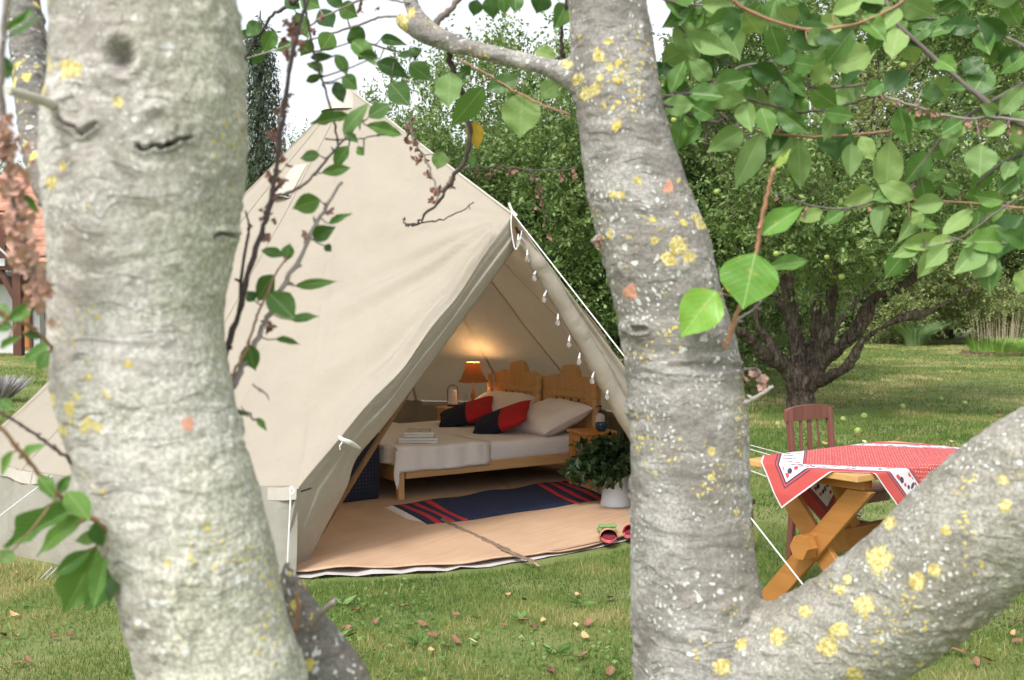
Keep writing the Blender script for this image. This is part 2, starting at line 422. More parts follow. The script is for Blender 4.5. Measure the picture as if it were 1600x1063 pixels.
# broad-leaved weeds and clover in the lawn are added with the foliage helper below
# ================================================================ background foliage
CROWN_MAT = [crown_material('apple_leaves', (.042, .088, .022), (.098, .175, .044), (.24, .33, .115)),
             crown_material('dark_leaves', (.030, .068, .02), (.074, .138, .038), (.18, .255, .088)),
             crown_material('pale_leaves', (.10, .14, .045), (.19, .24, .085), (.32, .36, .15)),
             crown_material('needles', (.02, .036, .022), (.042, .07, .04), (.09, .12, .07), .1)]
def leaf_cloud(name, P, D, L, W, tint, mat, rg, fold=.25):
    "P: leaf bases, D: unit directions; each leaf is a folded pair of triangles"
    N = len(P)
    r = rg.normal(size=(N, 3)); r[:, 2] += .7
    s = np.cross(D, r); s /= np.linalg.norm(s, axis=1)[:, None] + 1e-9
    nn = np.cross(s, D)
    V = np.empty((N, 4, 3)); mid = P + D * (L * .48)[:, None]
    V[:, 0] = P; V[:, 1] = mid + s * (W * .5)[:, None] + nn * (W * fold)[:, None]; V[:, 2] = P + D * L[:, None]; V[:, 3] = mid - s * (W * .5)[:, None] + nn * (W * fold)[:, None]
    idx = np.empty((N, 2, 3), dtype=np.int32); k = (np.arange(N) * 4)[:, None]
    idx[:, 0] = k + np.array([0, 1, 2]); idx[:, 1] = k + np.array([0, 2, 3])
    me = bpy.data.meshes.new(name); me.vertices.add(4 * N); me.loops.add(6 * N); me.polygons.add(2 * N)
    me.vertices.foreach_set('co', V.ravel().astype(np.float32)); me.loops.foreach_set('vertex_index', idx.ravel())
    me.polygons.foreach_set('loop_start', np.arange(0, 6 * N, 3, dtype=np.int32)); me.polygons.foreach_set('loop_total', np.full(2 * N, 3, dtype=np.int32))
    me.update(); me.materials.append(mat)
    a = me.attributes.new('tint', 'FLOAT', 'FACE'); a.data.foreach_set('value', np.repeat(np.clip(tint, 0, 1), 2).astype(np.float32))
    return me
def weeds():
    rg = np.random.default_rng(17); N = 26000
    y = np.sqrt(rg.uniform(4.1 ** 2, 11 ** 2, N)); x = rg.uniform(-.6, .64, N) * y; p = np.stack([x, y, np.zeros(N)], 1)
    k = (fbm(p * 1.7, 3, 77) > .12) & ((x - TC[0]) ** 2 + (y - TC[1]) ** 2 > 2.8 ** 2); p = p[k]; N = len(p); p[:, 2] = rg.uniform(.006, .034, N)
    a = rg.uniform(0, 2 * PI, N); D = np.stack([np.cos(a), np.sin(a), rg.uniform(-.1, .6, N)], 1); D /= np.linalg.norm(D, axis=1)[:, None]
    L = rg.uniform(.012, .030, N)
    o = link('clover', leaf_cloud('clover', p, D, L, L * .75, rg.normal(.5, .2, N), crown_material('clover_leaves', (.05, .11, .025), (.10, .20, .045), (.18, .30, .08)), rg)); tag(o, 'clover and small broad-leaved weeds in the lawn', kind='stuff')
    P, Dd, LL = [], [], []
    for i in range(26):
        g = np.array([rg.uniform(-1.5, 2.6), rg.uniform(4.4, 8.5), 0.012])
        if (g[0] - TC[0]) ** 2 + (g[1] - TC[1]) ** 2 < 2.9 ** 2: continue
        for q in range(rg.integers(9, 16)):
            a_ = rg.uniform(0, 2 * PI); P.append(g); d = np.array([math.cos(a_), math.sin(a_), rg.uniform(.15, .7)]); Dd.append(d / np.linalg.norm(d)); LL.append(rg.uniform(.05, .095))
    P, Dd, LL = np.array(P), np.array(Dd), np.array(LL)
    o = link('dandelion', leaf_cloud('dandelion', P, Dd, LL, LL * .26, rg.normal(.55, .15, len(P)), bpy.data.materials['clover_leaves'], rg)); tag(o, 'flat dandelion rosettes scattered in the lawn', kind='stuff')
weeds()
def crown(name, seed, ax, ay, az, shoots, per, L, mat, zc=0.0, up=.8, hollow=.35, gap=.0, low=-1.0, droop=0.0):
    "shoots of leaves through an uneven ellipsoid about (0,0,zc)"
    rg = np.random.default_rng(seed)
    d = rg.normal(size=(shoots * 3, 3)); d /= np.linalg.norm(d, axis=1)[:, None]
    rr = (hollow + (1 - hollow) * rg.random(len(d)) ** .6)
    lump = 1 + .26 * vnoise(d * 2.4 + 10, seed) + .16 * vnoise(d * 5.3, seed + 5)
    c = d * (rr * lump)[:, None] * np.array([ax, ay, az])
    dens = fbm(c * 1.25 / (min(ax, az) ** .5), 3, seed + 2)
    k = (dens > gap - .25 + .35 * rg.random(len(c))) & (c[:, 2] > low * az)
    c, d, dens = c[k][:shoots], d[k][:shoots], dens[k][:shoots]
    S = len(c)
    dr = d + rg.normal(size=(S, 3)) * .55; dr[:, 2] += up; dr /= np.linalg.norm(dr, axis=1)[:, None]
    sl_ = rg.uniform(.18, .55, S) * (min(ax, az) / 2.3) ** .3
    t = np.tile(np.linspace(0, 1, per), S); si = np.repeat(np.arange(S), per)
    jit = rg.normal(size=(S * per, 3)) * .022
    P = c[si] + dr[si] * (t * sl_[si])[:, None] + jit
    P[:, 2] -= droop * t * sl_[si]
    D = dr[si] * .45 + rg.normal(size=(S * per, 3)) * .6; D[:, 2] -= .1; D /= np.linalg.norm(D, axis=1)[:, None]
    Ls = L * rg.uniform(.6, 1.25, S * per)
    st = rg.normal(0, .13, S)
    tint = .44 + .24 * dens[si] + 1.25 * st[si] + rg.normal(0, .13, S * per)
    P[:, 2] += zc
    return leaf_cloud(name, P, D, Ls, Ls * .5, tint, mat, rg)

b = NB('apple_bark'); v = b.coord(); n1 = b.noise(b.map(v, (22, 22, 7)), 1, 5, .7, .8); n2 = b.noise(v, 3, 3)
c = b.ramp(n1, [(.36, (.03, .022, .018)), (.52, (.115, .085, .066)), (.68, (.25, .205, .165))]); c = b.mix(b.math('MULTIPLY', b.step(n2, .52, .66), .4), c, (.10, .11, .06))
BARK_FAR = b.done(c, .95, b.bump(n1, 1.0, .04))
def limb(mb, pts, r0, r1, n=9, seg=5, wob=.0, seed=0):
    q = dense(pts, seg); N = len(q)
    rr = [r0 + (r1 - r0) * (i / (N - 1)) ** .8 for i in range(N)]
    rn = random.Random(seed)
    q = [Vector(p) + Vector((rn.uniform(-1, 1), rn.uniform(-1, 1), rn.uniform(-1, 1))) * wob * rr[i] for i, p in enumerate(q)]
    rr = [r * (1 + rn.uniform(-.12, .16)) for r in rr]
    mb.tube(q, rr, n)
FRUIT = NB('green_apple').done((.30, .38, .10), .45)
def apple_mesh():
    prof = [(.004, .026), (.012, .031), (.024, .028), (.034, .015), (.036, 0), (.032, -.014), (.022, -.026), (.010, -.030), (.002, -.026)]
    m = MB().lathe([(r, z) for r, z in prof], n=12); m.tube([(0, 0, .027), (.003, 0, .045)], .0018, 5)
    me = mesh_data('apple', m.v, m.f, FRUIT); return me
APPLE = apple_mesh()

# --- the old apple tree on the right
ATY = 15.3
def A(px, py, dy=0.0): return at(px, py, ATY + dy)
tr = thing('apple_tree', 'old wide apple tree with low forked dark trunk, behind the slatted chair', 'tree', tuple(gnd(1252, 640)))
m = MB()
base = gnd(1252, 640)
q = dense([(*(base + Vector((0, 0, -.15))), .27), (*(base + Vector((0, 0, .05))), .21), (*A(1250, 618), .18), (*A(1252, 596), .215), (*A(1257, 572), .15)], 6)
m.tube([p[:3] for p in q], [p[3] * (1 + .06 * math.sin(i * 1.7)) for i, p in enumerate(q)], 16)
for i, (pp, r0, r1) in enumerate([
    ([A(1240, 590), A(1218, 566, -.1), A(1190, 552, -.3), A(1168, 527, -.5), A(1135, 508, -.8), A(1090, 470, -1.1)], .17, .06),
    ([A(1218, 566, -.1), A(1203, 535, .1), A(1184, 505, .3), A(1182, 470, .4)], .10, .05),
    ([A(1250, 590), A(1246, 545, .1), A(1240, 500, .2), A(1228, 440, .3), A(1212, 410, .3), A(1190, 340, .2)], .17, .08),
    ([A(1240, 500, .2), A(1215, 465, .3), A(1180, 458, .3), A(1140, 430, .2)], .06, .03),
    ([A(1264, 580, .1), A(1277, 520, .2), A(1276, 470, .3), A(1285, 400, .4), A(1280, 300, .3)], .15, .08),
    ([A(1276, 580), A(1292, 520, -.1), A(1300, 450, -.1), A(1302, 400, -.1), A(1330, 280, 0)], .16, .08),
    ([A(1278, 575), A(1316, 540, -.3), A(1345, 505, -.5), A(1368, 465, -.6), A(1410, 448, -.8), A(1460, 400, -1)], .15, .07),
    ([A(1275, 595), A(1300, 588, -.4), A(1328, 566, -.7), A(1352, 530, -.9), A(1400, 500, -1.2), A(1450, 488, -1.3), A(1520, 450, -1.2)], .12, .05),
    ([A(1260, 560, .3), A(1225, 490, 1.0), A(1200, 430, 1.4), A(1150, 350, 1.8)], .09, .04),
    ([A(1270, 560, .3), A(1330, 480, 1.2), A(1390, 400, 1.6), A(1430, 300, 1.8)], .10, .04)]):
    limb(m, pp, r0 * .66, r1 * .72, 11, 6, .12, i)
rn = random.Random(5)
for i in range(34):
    a0 = A(rn.uniform(1130, 1480), rn.uniform(270, 350), rn.uniform(-1.4, 1.4))
    limb(m, [a0, a0 + Vector((rn.uniform(-.4, .4), rn.uniform(-.4, .4), rn.uniform(.4, .8))), a0 + Vector((rn.uniform(-.9, .9), rn.uniform(-.6, .6), rn.uniform(1.1, 2.0)))], .045, .015, 6, 3, .3, 50 + i)
tmp = link('tmp', mesh_data('tmp', m.v, m.f, BARK_FAR))
md = tmp.modifiers.new('r', 'REMESH'); md.mode = 'VOXEL'; md.voxel_size = .021
sm = tmp.modifiers.new('s', 'SMOOTH'); sm.iterations = 5; sm.factor = .6
me = bpy.data.meshes.new_from_object(tmp.evaluated_get(bpy.context.evaluated_depsgraph_get())); bpy.data.objects.remove(tmp); me.name = 'trunk'
nn_ = len(me.vertices); co = np.empty(nn_ * 3, np.float32); me.vertices.foreach_get('co', co); co = co.reshape(-1, 3).astype(float)
no = np.empty(nn_ * 3, np.float32); me.vertices.foreach_get('normal', no); no = no.reshape(-1, 3)
wv = fbm(co * np.array([5, 5, 3.0]), 3, 3) * .035 + fbm(co * np.array([26, 26, 9]), 2, 9) * .016
co = co + no * wv[:, None] * np.clip((co[:, 1:2] * 0 + 1), 0, 1) - np.array(base)
me.vertices.foreach_set('co', co.astype(np.float32).ravel()); me.materials.clear(); me.materials.append(BARK_FAR)
me.polygons.foreach_set('use_smooth', [True] * len(me.polygons)); me.update(); link('trunk', me, tr)
cc = A(1300, 190)
me = crown('crown', 21, 2.75, 2.9, 2.35, 5600, 15, .078, CROWN_MAT[0], cc.z - base.z, .55, .45, .16, -.93)
o = link('crown', me, tr); o.location = (cc.x - base.x, 0, 0)
for i, (px, py) in enumerate([(1411, 103), (1234, 282), (1549, 283), (1408, 290), (1292, 402), (1385, 412), (1213, 397), (1536, 95), (1053, 188), (1226, 405), (1315, 433), (1348, 380), (1585, 310), (1120, 300), (1450, 330)]):
    g = link('apple', APPLE, tr); s_ = rn.uniform(.85, 1.25)
    g.location = at(px, py, ATY - rn.uniform(2.0, 2.7)) - base; g.scale = (s_, s_, s_); g.rotation_euler = (rn.uniform(-.4, .4), rn.uniform(-.4, .4), 0)

def bush_tree(name, label, px, Y, mesh, zc, hgt_trunk, rot, s=1.0, cat='tree', group=None, ntr=3, seed=0, z_off=0.0, sz=None):
    x = (px - 800) / FPX * Y
    t = thing(name, label, cat, (x, Y, 0), group=group)
    m = MB(); rn = random.Random(seed)
    m.tube([(0, 0, -.2), (0.02, 0, hgt_trunk * .5), (0, .03, hgt_trunk)], [.17 * s, .13 * s, .11 * s], 9)
    for i in range(ntr):
        a = 2 * PI * i / ntr + rn.random(); ll = zc * s
        limb(m, [(0, 0, hgt_trunk * .9), (math.cos(a) * .35 * ll, math.sin(a) * .35 * ll, hgt_trunk + .35 * ll), (math.cos(a) * .6 * ll, math.sin(a) * .6 * ll, hgt_trunk + ll * .9)], .09 * s, .025, 7, 4, .3, seed + i)
    m.obj('trunk', BARK_FAR, t, smooth=True)
    c = link('crown', mesh, t); c.rotation_euler = (0, 0, rot); c.scale = (s, s, s if sz is None else sz); c.location = (0, 0, z_off)
    return t
# shared crown shapes
CA = crown('crown_round', 31, 2.3, 2.2, 2.6, 4200, 13, .085, CROWN_MAT[0], 2.85, .9, .4, -.06, -.98)
CB = crown('crown_dark', 32, 2.6, 2.4, 2.7, 3900, 13, .095, CROWN_MAT[1], 2.8, .5, .4, .08, -1)
CP_ = crown('crown_pale', 33, 2.4, 2.2, 1.9, 2400, 13, .10, CROWN_MAT[2], 2.2, .3, .4, -.05, -1)
CT = crown('crown_tall', 34, 2.6, 2.4, 3.6, 2800, 13, .10, CROWN_MAT[2], 4.6, .9, .45, .2, -.98)
G_ = 'garden trees behind the tent'
bush_tree('apple_tree', 'leafy apple tree hung with small green apples, directly behind the tent ridge', 845, 17.5, CA, 2.6, .7, .3, 1.0, seed=1)
for (px, py) in [(870, 257), (867, 200), (930, 387), (880, 170), (945, 500), (900, 340), (815, 300), (760, 330)]:
    pass
bush_tree('bushy_tree', 'bright green bushy tree rising left behind the tent slope', 690, 19.5, CA, 2.6, .7, 2.1, .93, seed=2, sz=.98)
bush_tree('bushy_tree', 'low light tree showing just beside the tent peak', 575, 21, CA, 2.4, .6, 4.0, .86, seed=3, sz=.86)
bush_tree('bushy_tree', 'small distant tree left of the tent peak', 475, 24, CA, 2.4, .6, 5.0, .82, seed=4, sz=.88)
bush_tree('dark_tree', 'dark dense tree between the upright lichened trunk and the apple tree', 985, 18.5, CB, 2.6, .6, 1.0, 1.0, seed=5, sz=.9)
bush_tree('dark_tree', 'dark tree directly behind the crown of the old apple tree', 1130, 22.5, CB, 2.6, .8, 2.4, 1.1, seed=6, sz=1.0)
bush_tree('tall_tree', 'tall green tree rising behind the upright lichened trunk', 960, 33, CT, 4, 1.4, .5, 1.35, seed=7, sz=1.15)
bush_tree('tall_tree', 'tall loose tree behind the top of the old apple tree', 1240, 43, CT, 4, 1.2, 1.9, 1.9, seed=8, sz=1.65)
bush_tree('tall_tree', 'tall tree with sky showing through, upper right corner of the photo', 1470, 42, CT, 4, 1.2, 3.2, 1.8, seed=9, sz=1.7)
bush_tree('tall_tree', 'tall tree at the far right edge behind the reeds', 1650, 41, CT, 4, 1.2, 4.4, 1.8, seed=10, sz=1.6)
bush_tree('pale_tree', 'yellowish green bushy tree above the clump of reeds at right', 1560, 37, CP_, 2, .5, .7, 1.15, seed=11)
bush_tree('pale_tree', 'yellowish green shrub tree seen under the right boughs of the old apple tree', 1400, 38, CP_, 2, .6, 2.0, 1.1, seed=12, z_off=-.4)
bush_tree('dark_tree', 'dark tree at the end of the lawn behind the feathery shrub', 1330, 44, CB, 2.6, .6, 3.0, 1.7, seed=13, sz=1.3)
bush_tree('dark_tree', 'dark tree at the end of the lawn near the right edge', 1480, 43, CB, 2.6, .6, 5.0, 1.6, seed=14, sz=1.3)
bush_tree('dark_tree', 'dark tree at the end of the lawn, left of the feathery shrub', 1160, 44, CB, 2.6, .6, .4, 1.7, seed=15, sz=1.2)
bush_tree('dark_tree', 'dark tree at the end of the lawn right beside the tent edge', 1000, 43, CB, 2.6, .6, 1.4, 1.6, seed=16, sz=1.2)
bush_tree('dark_tree', 'dark tree on the right outside edge of the garden', 1660, 41, CB, 2.6, .6, 2.4, 1.5, seed=17, sz=1.3)
bush_tree('bushy_tree', 'green tree rising over the tiled roof at the left edge', -60, 36, CT, 4, 1.2, 2.0, 1.0, seed=18, sz=.85)
bush_tree('bushy_tree', 'green tree behind the tiled roof, half hidden by the thick left trunk', 130, 38, CT, 4, 1.2, 1.0, 1.0, seed=19, sz=.8)
# feathery weeping shrub
FS = crown('crown_feathery', 41, 1.5, 1.3, 1.35, 1500, 22, .13, CROWN_MAT[2], 1.25, .35, .3, -.2, -.95, 1.3)
bush_tree('weeping_shrub', 'pale feathery shrub seen between the left boughs of the old apple tree', 1205, 31, FS, .8, .3, 0, 1.0, 'shrub', seed=21)

# conifer with drooping dark sprays, left of the tent peak
cf = thing('spruce_tree', 'tall dark spruce with drooping sprays between the thick left trunk and the tent peak', 'tree', ((408 - 800) / FPX * 20, 20, 0))
m = MB().tube([(0, 0, -.2), (0, 0, 3), (.03, 0, 6.6)], [.16, .10, .01], 9); m.obj('trunk', BARK_FAR, cf, smooth=True)
rg = np.random.default_rng(5); PP, DD = [], []
for i in range(210):
    z = .6 + 5.9 * (i / 210) ** .9; a = i * 2.4 + rg.uniform(-.3, .3); ln = (1 - z / 7.2) * .95 + .12
    for s in np.linspace(.15, 1, 8):
        p0 = np.array([math.cos(a) * ln * s, math.sin(a) * ln * s, z - .35 * ln * s * s])
        for k in range(9):
            hang = k / 9 * .34; PP.append(p0 + np.array([0, 0, -hang]) + rg.normal(0, .03, 3)); dv = np.array([math.cos(a) * .3, math.sin(a) * .3, -.8]) + rg.normal(0, .45, 3); DD.append(dv / np.linalg.norm(dv))
PP, DD = np.array(PP), np.array(DD); LL = rg.uniform(.06, .13, len(PP))
link('crown', leaf_cloud('crown', PP, DD, LL, LL * .28, .45 + rg.normal(0, .2, len(PP)), CROWN_MAT[3], rg), cf)

# ornamental grass clumps
def grass_clump(name, label, px, Y, n, h, rad, w, spread, mats, seed, kind='green'):
    t = thing(name, label, 'ornamental grass', ((px - 800) / FPX * Y, Y, 0))
    rg = np.random.default_rng(seed); V, F, T = [], [], []
    for i in range(n):
        a = rg.uniform(0, 2 * PI); r = rad * math.sqrt(rg.random()); p = np.array([math.cos(a) * r, math.sin(a) * r, 0.])
        hh = h * rg.uniform(.6, 1.1); out = np.array([math.cos(a), math.sin(a), 0]) * spread * rg.uniform(.3, 1.2) * hh
        s = np.array([-math.sin(a + .7), math.cos(a + .7), 0]) * w * .5; k = len(V)
        for j, q in enumerate((0, .4, .75, 1)):
            c = p + out * q ** 2 + np.array([0, 0, hh * (q - .38 * spread * q ** 3)])
            ww = (1, .9, .6, 0.05)[j]; V += [c - s * ww, c + s * ww]
        for j in range(3): F.append((k + 2 * j, k + 2 * j + 1, k + 2 * j + 3, k + 2 * j + 2))
    o = link(kind, mesh_data(name, [tuple(q) for q in V], F, mats), t); o['kind'] = 'stuff'
    return t
BL1 = plain('fresh_blades', (.24, .36, .15), .6, .1, 9, .4); BL2 = plain('dry_stems', (.40, .33, .22), .8, .1, 9, .3); BL3 = plain('vivid_blades', (.22, .40, .07), .6, .1, 9, .35); BL4 = plain('dead_thatch', (.48, .33, .26), .9, .1, 9, .3)
grass_clump('ornamental_grass', 'fine green fountain grass tuft at the end of the lawn, under the right bough', 1432, 36, 520, 1.25, .30, .016, 1.0, BL1, 3, 'blades')
t_ = grass_clump('reed_clump', 'clump of tall dry reeds over fresh green blades at the right edge of the lawn', 1562, 30, 900, .62, .70, .022, .6, BL3, 4, 'blades')
def more_blades(t, name, n, h, rad, w, spread, mat, seed):
    q = grass_clump('tmp', 'tmp', 0, 1, n, h, rad, w, spread, mat, seed, name); ch = q.children[0]; ch.parent = t; bpy.data.objects.remove(q)
more_blades(t_, 'dry_stems', 90, 1.25, .75, .014, .12, BL2, 8)
more_blades(t_, 'thatch', 420, .24, .95, .03, 1.3, BL4, 9)
# lavender at the left
lv = leaf_cloud('foliage', *(lambda P, D: (P, D))(*[np.array(z) for z in zip(*[((math.cos(a) * r * .1, math.sin(a) * r * .1, .0), (math.cos(a) * r, math.sin(a) * r, 1.0)) for a, r in zip(rg.uniform(0, 6.28, 900), rg.uniform(.1, 1.1, 900))])]),
    rg.uniform(.25, .42, 900), np.full(900, .016), rg.random(900), plain('lavender', (.40, .38, .40), .9, .1, 20, .3), rg)
lav = thing('lavender_bush', 'low grey lavender bush beside the left edge of the tent', 'shrub', tuple(gnd(12, 628) + Vector((-.15, 0, 0))))
q_ = link('foliage', lv, lav); q_['kind'] = 'stuff'; q_.scale = (1.1, 1.1, 1.0)

# ================================================================ house at the left edge
HY = 31.0
hs_ = thing('garden_house', 'white rendered house with red tiled roof and dark timber porch at the left edge', 'house', ((20 - 800) / FPX * HY, HY, 0))
WALLM = plain('white_render', (.66, .68, .70), .9, .3, 40, .06); TILE = plain('clay_tile', (.48, .24, .17), .8, .4, 14, .3); TIMB = wood('dark_timber', (.07, .03, .022), (.14, .06, .04), 2, 3)
DOORM = wood('orange_door', (.42, .17, .05), (.55, .25, .08), 2, 3); GUTT = NB('zinc').done((.55, .57, .6), .35, Metallic=.7)
def hm(): return MB()
s = HY / FPX
def hx(px): return (px - 20) * s
def hz(py): return CAMH - (py - 468) * s
hm().box(-6, hx(62), 0, 5, -.1, hz(425)).obj('wall', WALLM, hs_)
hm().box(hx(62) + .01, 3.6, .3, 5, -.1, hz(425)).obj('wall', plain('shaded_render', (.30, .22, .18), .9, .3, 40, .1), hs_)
dr = hm().box(hx(29), hx(48), -.05, -.005, hz(546), hz(447)).obj('door', DOORM, hs_)
m = hm()
for k in range(4): m.box(hx(30.5), hx(46.5), -.075, -.051, hz(543 - k * 24), hz(523 - k * 24), b=.008)
m.obj('panel', DOORM, dr)
hm().box(hx(26), hx(29) - .003, -.07, -.003, hz(550), hz(444)).box(hx(48) + .003, hx(51), -.07, -.003, hz(550), hz(444)).obj('door_frame', TIMB, dr)
for px_ in (56, -75): hm().box(hx(px_) - .11, hx(px_) + .11, -1.2, -.98, -.05, hz(425)).obj('porch_post', TIMB, hs_)
hm().box(-6, hx(64), -1.25, -.95, hz(424), hz(405), b=.01).obj('beam', TIMB, hs_)
hm().box(-6, hx(60), -.25, -.03, hz(444), hz(432), b=.01).obj('beam', TIMB, hs_)
hm().beam((hx(20), -1.1, hz(405)), (hx(54), -1.1, hz(470)), .14, .14).obj('brace', TIMB, hs_)
# gable front with its timber and white sill
hm().box(-6, hx(35), -1.0, -.9, hz(415), hz(340)).obj('gable_board', TIMB, hs_)
hm().box(-6, hx(42), -1.30, -1.255, hz(418), hz(407)).obj('ledge', WALLM, hs_)
# tiles face us on a hipped plane above the porch eave
def tile_mesh():
    v, f = [], []
    for j, (yy, dz) in enumerate(((0, .0), (.5, .012), (1.0, .03))):
        for i in range(7):
            x = i / 6; v.append((x * .30, yy * .42, .02 + .028 * math.sin(x * PI) + .02 - dz * .6))
    for j in range(2):
        for i in range(6): k = j * 7 + i; f.append((k, k + 1, k + 8, k + 7))
    k = len(v)
    for i in range(7): v.append((v[i][0], -.004, v[i][2] - .03))
    for i in range(6): f.append((i + 1, i, k + i, k + i + 1))
    return mesh_data('tile', v, f, TILE)
TM = tile_mesh()
slope = math.radians(42)
z0, y0h = hz(405), -1.35
def rp(px, py, off=0.0):
    z = hz(py); return (hx(px), y0h + (z - z0) / math.tan(slope) + off, z)
mm_ = hm(); a_ = [rp(-30, 328), rp(66, 412), rp(150, 412), rp(150, 262), rp(-30, 262)]
mm_.add(a_ + [(x, y + .05, z - .05) for x, y, z in a_], [(0, 1, 2, 3, 4), (9, 8, 7, 6, 5)] + [(i, i + 5, (i + 1) % 5 + 5, (i + 1) % 5) for i in range(5)])
rf = mm_.obj('roof', TILE, hs_)
for r in range(10):
    for ci in range(10):
        x = hx(-6) + ci * .295; z = z0 + r * .26
        if x + .02 < hx(66) - (z - z0) * 1.12: continue
        t = link('tile', TM, rf); t.location = (x, y0h + (z - z0) / math.tan(slope) - .02, z + .005); t.rotation_euler = (slope, 0, random.Random(r * 31 + ci).uniform(-.02, .02))
hm().beam((hx(-20), -1.62, hz(338)), (hx(66), -1.62, hz(416)), .10, .12).obj('barge_board', TIMB, hs_)
hm().beam((hx(-20), -1.70, hz(334)), (hx(67), -1.70, hz(413)), .06, .05).obj('gutter', GUTT, hs_)
# ================================================================ bell tent
def canvas_material(name, col_, dirt, trans):
    b = NB(name); v = b.coord()
    n1, n2, n3 = b.noise(v, 1.3, 4, .6), b.noise(v, 9, 4, .6), b.noise(v, 320, 2, .5)
    c = b.ramp(b.math('MULTIPLY_ADD', n1, .6, b.math('MULTIPLY', n2, .4)), [(.32, tuple(x * .9 for x in col_)), (.62, col_)])
    z = b.sep(v)[2]
    c = b.mix(b.math('MULTIPLY', b.step(b.math('MULTIPLY_ADD', n2, .35, z), .34, .12), dirt), c, (.26, .25, .18))
    st = b.math('MULTIPLY', b.step(b.noise(b.map(v, (7, 7, 1.2)), 1, 3, .6), .62, .75), .16)
    c = b.mix(st, c, tuple(x * .7 for x in col_))
    n = b.bump(b.noise(v, 5, 5, .55, .8), .6, .03); n = b.bump(n3, .12, .001, n)
    b.done(c, .85, n); b.b.inputs['Specular IOR Level'].default_value = .15
    return b.translucent((col_[0], col_[1] * .86, col_[2] * .68), trans)
CANVAS = canvas_material('canvas', (.48, .435, .36), .0, .27)
CANVAS_WALL = canvas_material('wall_canvas', (.34, .325, .28), .75, .03)  # greyer wall fabric; shade below the eave is put into this darker colour
SEAM = plain('canvas_seam', (.46, .425, .37), .85, .2, 200, .08)
ROPE = plain('white_rope', (.74, .74, .72), .8, .5, 400, .12); METAL = NB('steel').done((.35, .36, .38), .35, Metallic=.85); PLASTIC = plain('black_plastic', (.03, .03, .035), .4, .05)
POLEM = wood('brown_pole', (.13, .065, .03), (.22, .115, .055), 2, 4)
tent = thing('bell_tent', 'large cream canvas bell tent with its front door flaps tied open', 'tent', (TC[0], TC[1], 0))
AP = Vector((TC[0], TC[1], 3.11)); DT = Vector((0.0, 6.90, 2.02))
RE, ZE, RB = 2.61, .485, 2.66
def az(d, r, z): return Vector((TC[0] + r * math.cos(R(d)), TC[1] + r * math.sin(R(d)), z))
A0, A1 = -20.0, 272.0
def rad_back(d): # the tent bellies out a little at the back
    q = max(0, math.sin(R(d) * .9)) if 0 < d < 190 else 0
    return .16 * q
NSEAM = 14
def roof_point(d, t):
    e = az(d, RE + rad_back(d), ZE); p = AP.lerp(e, t)
    ph = (d - A0) / (A1 - A0) * NSEAM; fr = ph - math.floor(ph)
    bet = math.sin(PI * fr)                        # 0 on seams
    inward = (-.045 * t * bet - .035 * math.sin(PI * t)) * (1 - .0)
    o = Vector((math.cos(R(d)), math.sin(R(d)), .6)).normalized()
    p += o * inward
    p.z += .02 * bet * t ** 3
    w_ = np.array([[p.x * 2.2, p.y * 2.2, p.z * 2.0]])
    return p + o * float(fbm(w_, 2, 4)[0]) * .012 * min(1, 3 * t)
ND, NT = 224, 34
V, F, U = [], [], []
for i in range(ND + 1):
    d = A0 + (A1 - A0) * i / ND
    for j in range(NT + 1):
        V.append(roof_point(d, j / NT))
for i in range(ND):
    for j in range(NT):
        a_ = i * (NT + 1) + j; F.append((a_, a_ + 1, a_ + NT + 2, a_ + NT + 1))
wobj('roof_canvas', V, F, CANVAS, tent)
EL, ER = roof_point(A1, 1.0), roof_point(A0, 1.0)
def front_panel(E, dE, flip, seed):
    "curved triangle apex - eave corner - door top, with tension folds fanning from the door top"
    NU, NV = 90, 110; V, F = [], []
    nrm = (E - AP).cross(DT - AP).normalized()
    if nrm.y > 0: nrm = -nrm
    for i in range(NU + 1):
        u = i / NU
        for j in range(NV + 1):
            t = j / NV
            e = roof_point(dE, t)
            dpt = AP.lerp(DT, t)
            p = e.lerp(dpt, u)
            # angle about the door top measured from the lower edge
            q = p - DT; r = q.length
            e1 = (E - DT).normalized(); e2 = (AP - DT).normalized()
            ang = math.acos(max(-1, min(1, q.dot(e1) / max(r, 1e-6)))) if r > 1e-5 else 0
            fall = math.exp(-ang / .65) * min(1, r / .2) * (1 - .35 * min(1, r / 2.6))
            wv = math.sin(ang * 46 / (1 + .5 * ang) + 1.4 * math.sin(r * 2.1) + seed) * (.35 + .25 * math.sin(ang * 9 + r * 2)) + .55 * math.sin(ang * 21 + r * 1.3 + seed * 2)
            amp = .062 * fall * min(1, ang / .02 + .3)
            big = -.05 * math.sin(PI * min(1, t)) * math.sin(PI * u) 
            nz = float(vnoise(np.array([[p.x * 1.8, p.y * 1.8, p.z * 1.8]]), seed)[0]) * .045 * math.sin(PI * u) * min(1, 2 * t)
            drag = .010 * math.sin(p.z * 9 + u * 5 + 2.0 * math.sin(p.x * 2)) * math.exp(-((u - .5) / .4) ** 2) * t
            p = p + nrm * (amp * wv + big + nz + drag * 1.6) * min(1, u * 14) + Vector((0, -.01, -.05)) * math.sin(PI * u) * t ** 4
            V.append(p)
    for i in range(NU):
        for j in range(NV):
            a_ = i * (NV + 1) + j; F.append((a_, a_ + NV + 1, a_ + NV + 2, a_ + 1))
    return V, F, NU, NV
V, F, NU, NV = front_panel(EL, A1, False, 3); lp = V[:]
wobj('door_panel', V, F, CANVAS, tent)
V, F, NU, NV = front_panel(ER, A0, True, 5); rp_ = V[:]
wobj('door_panel', V, F, CANVAS, tent)
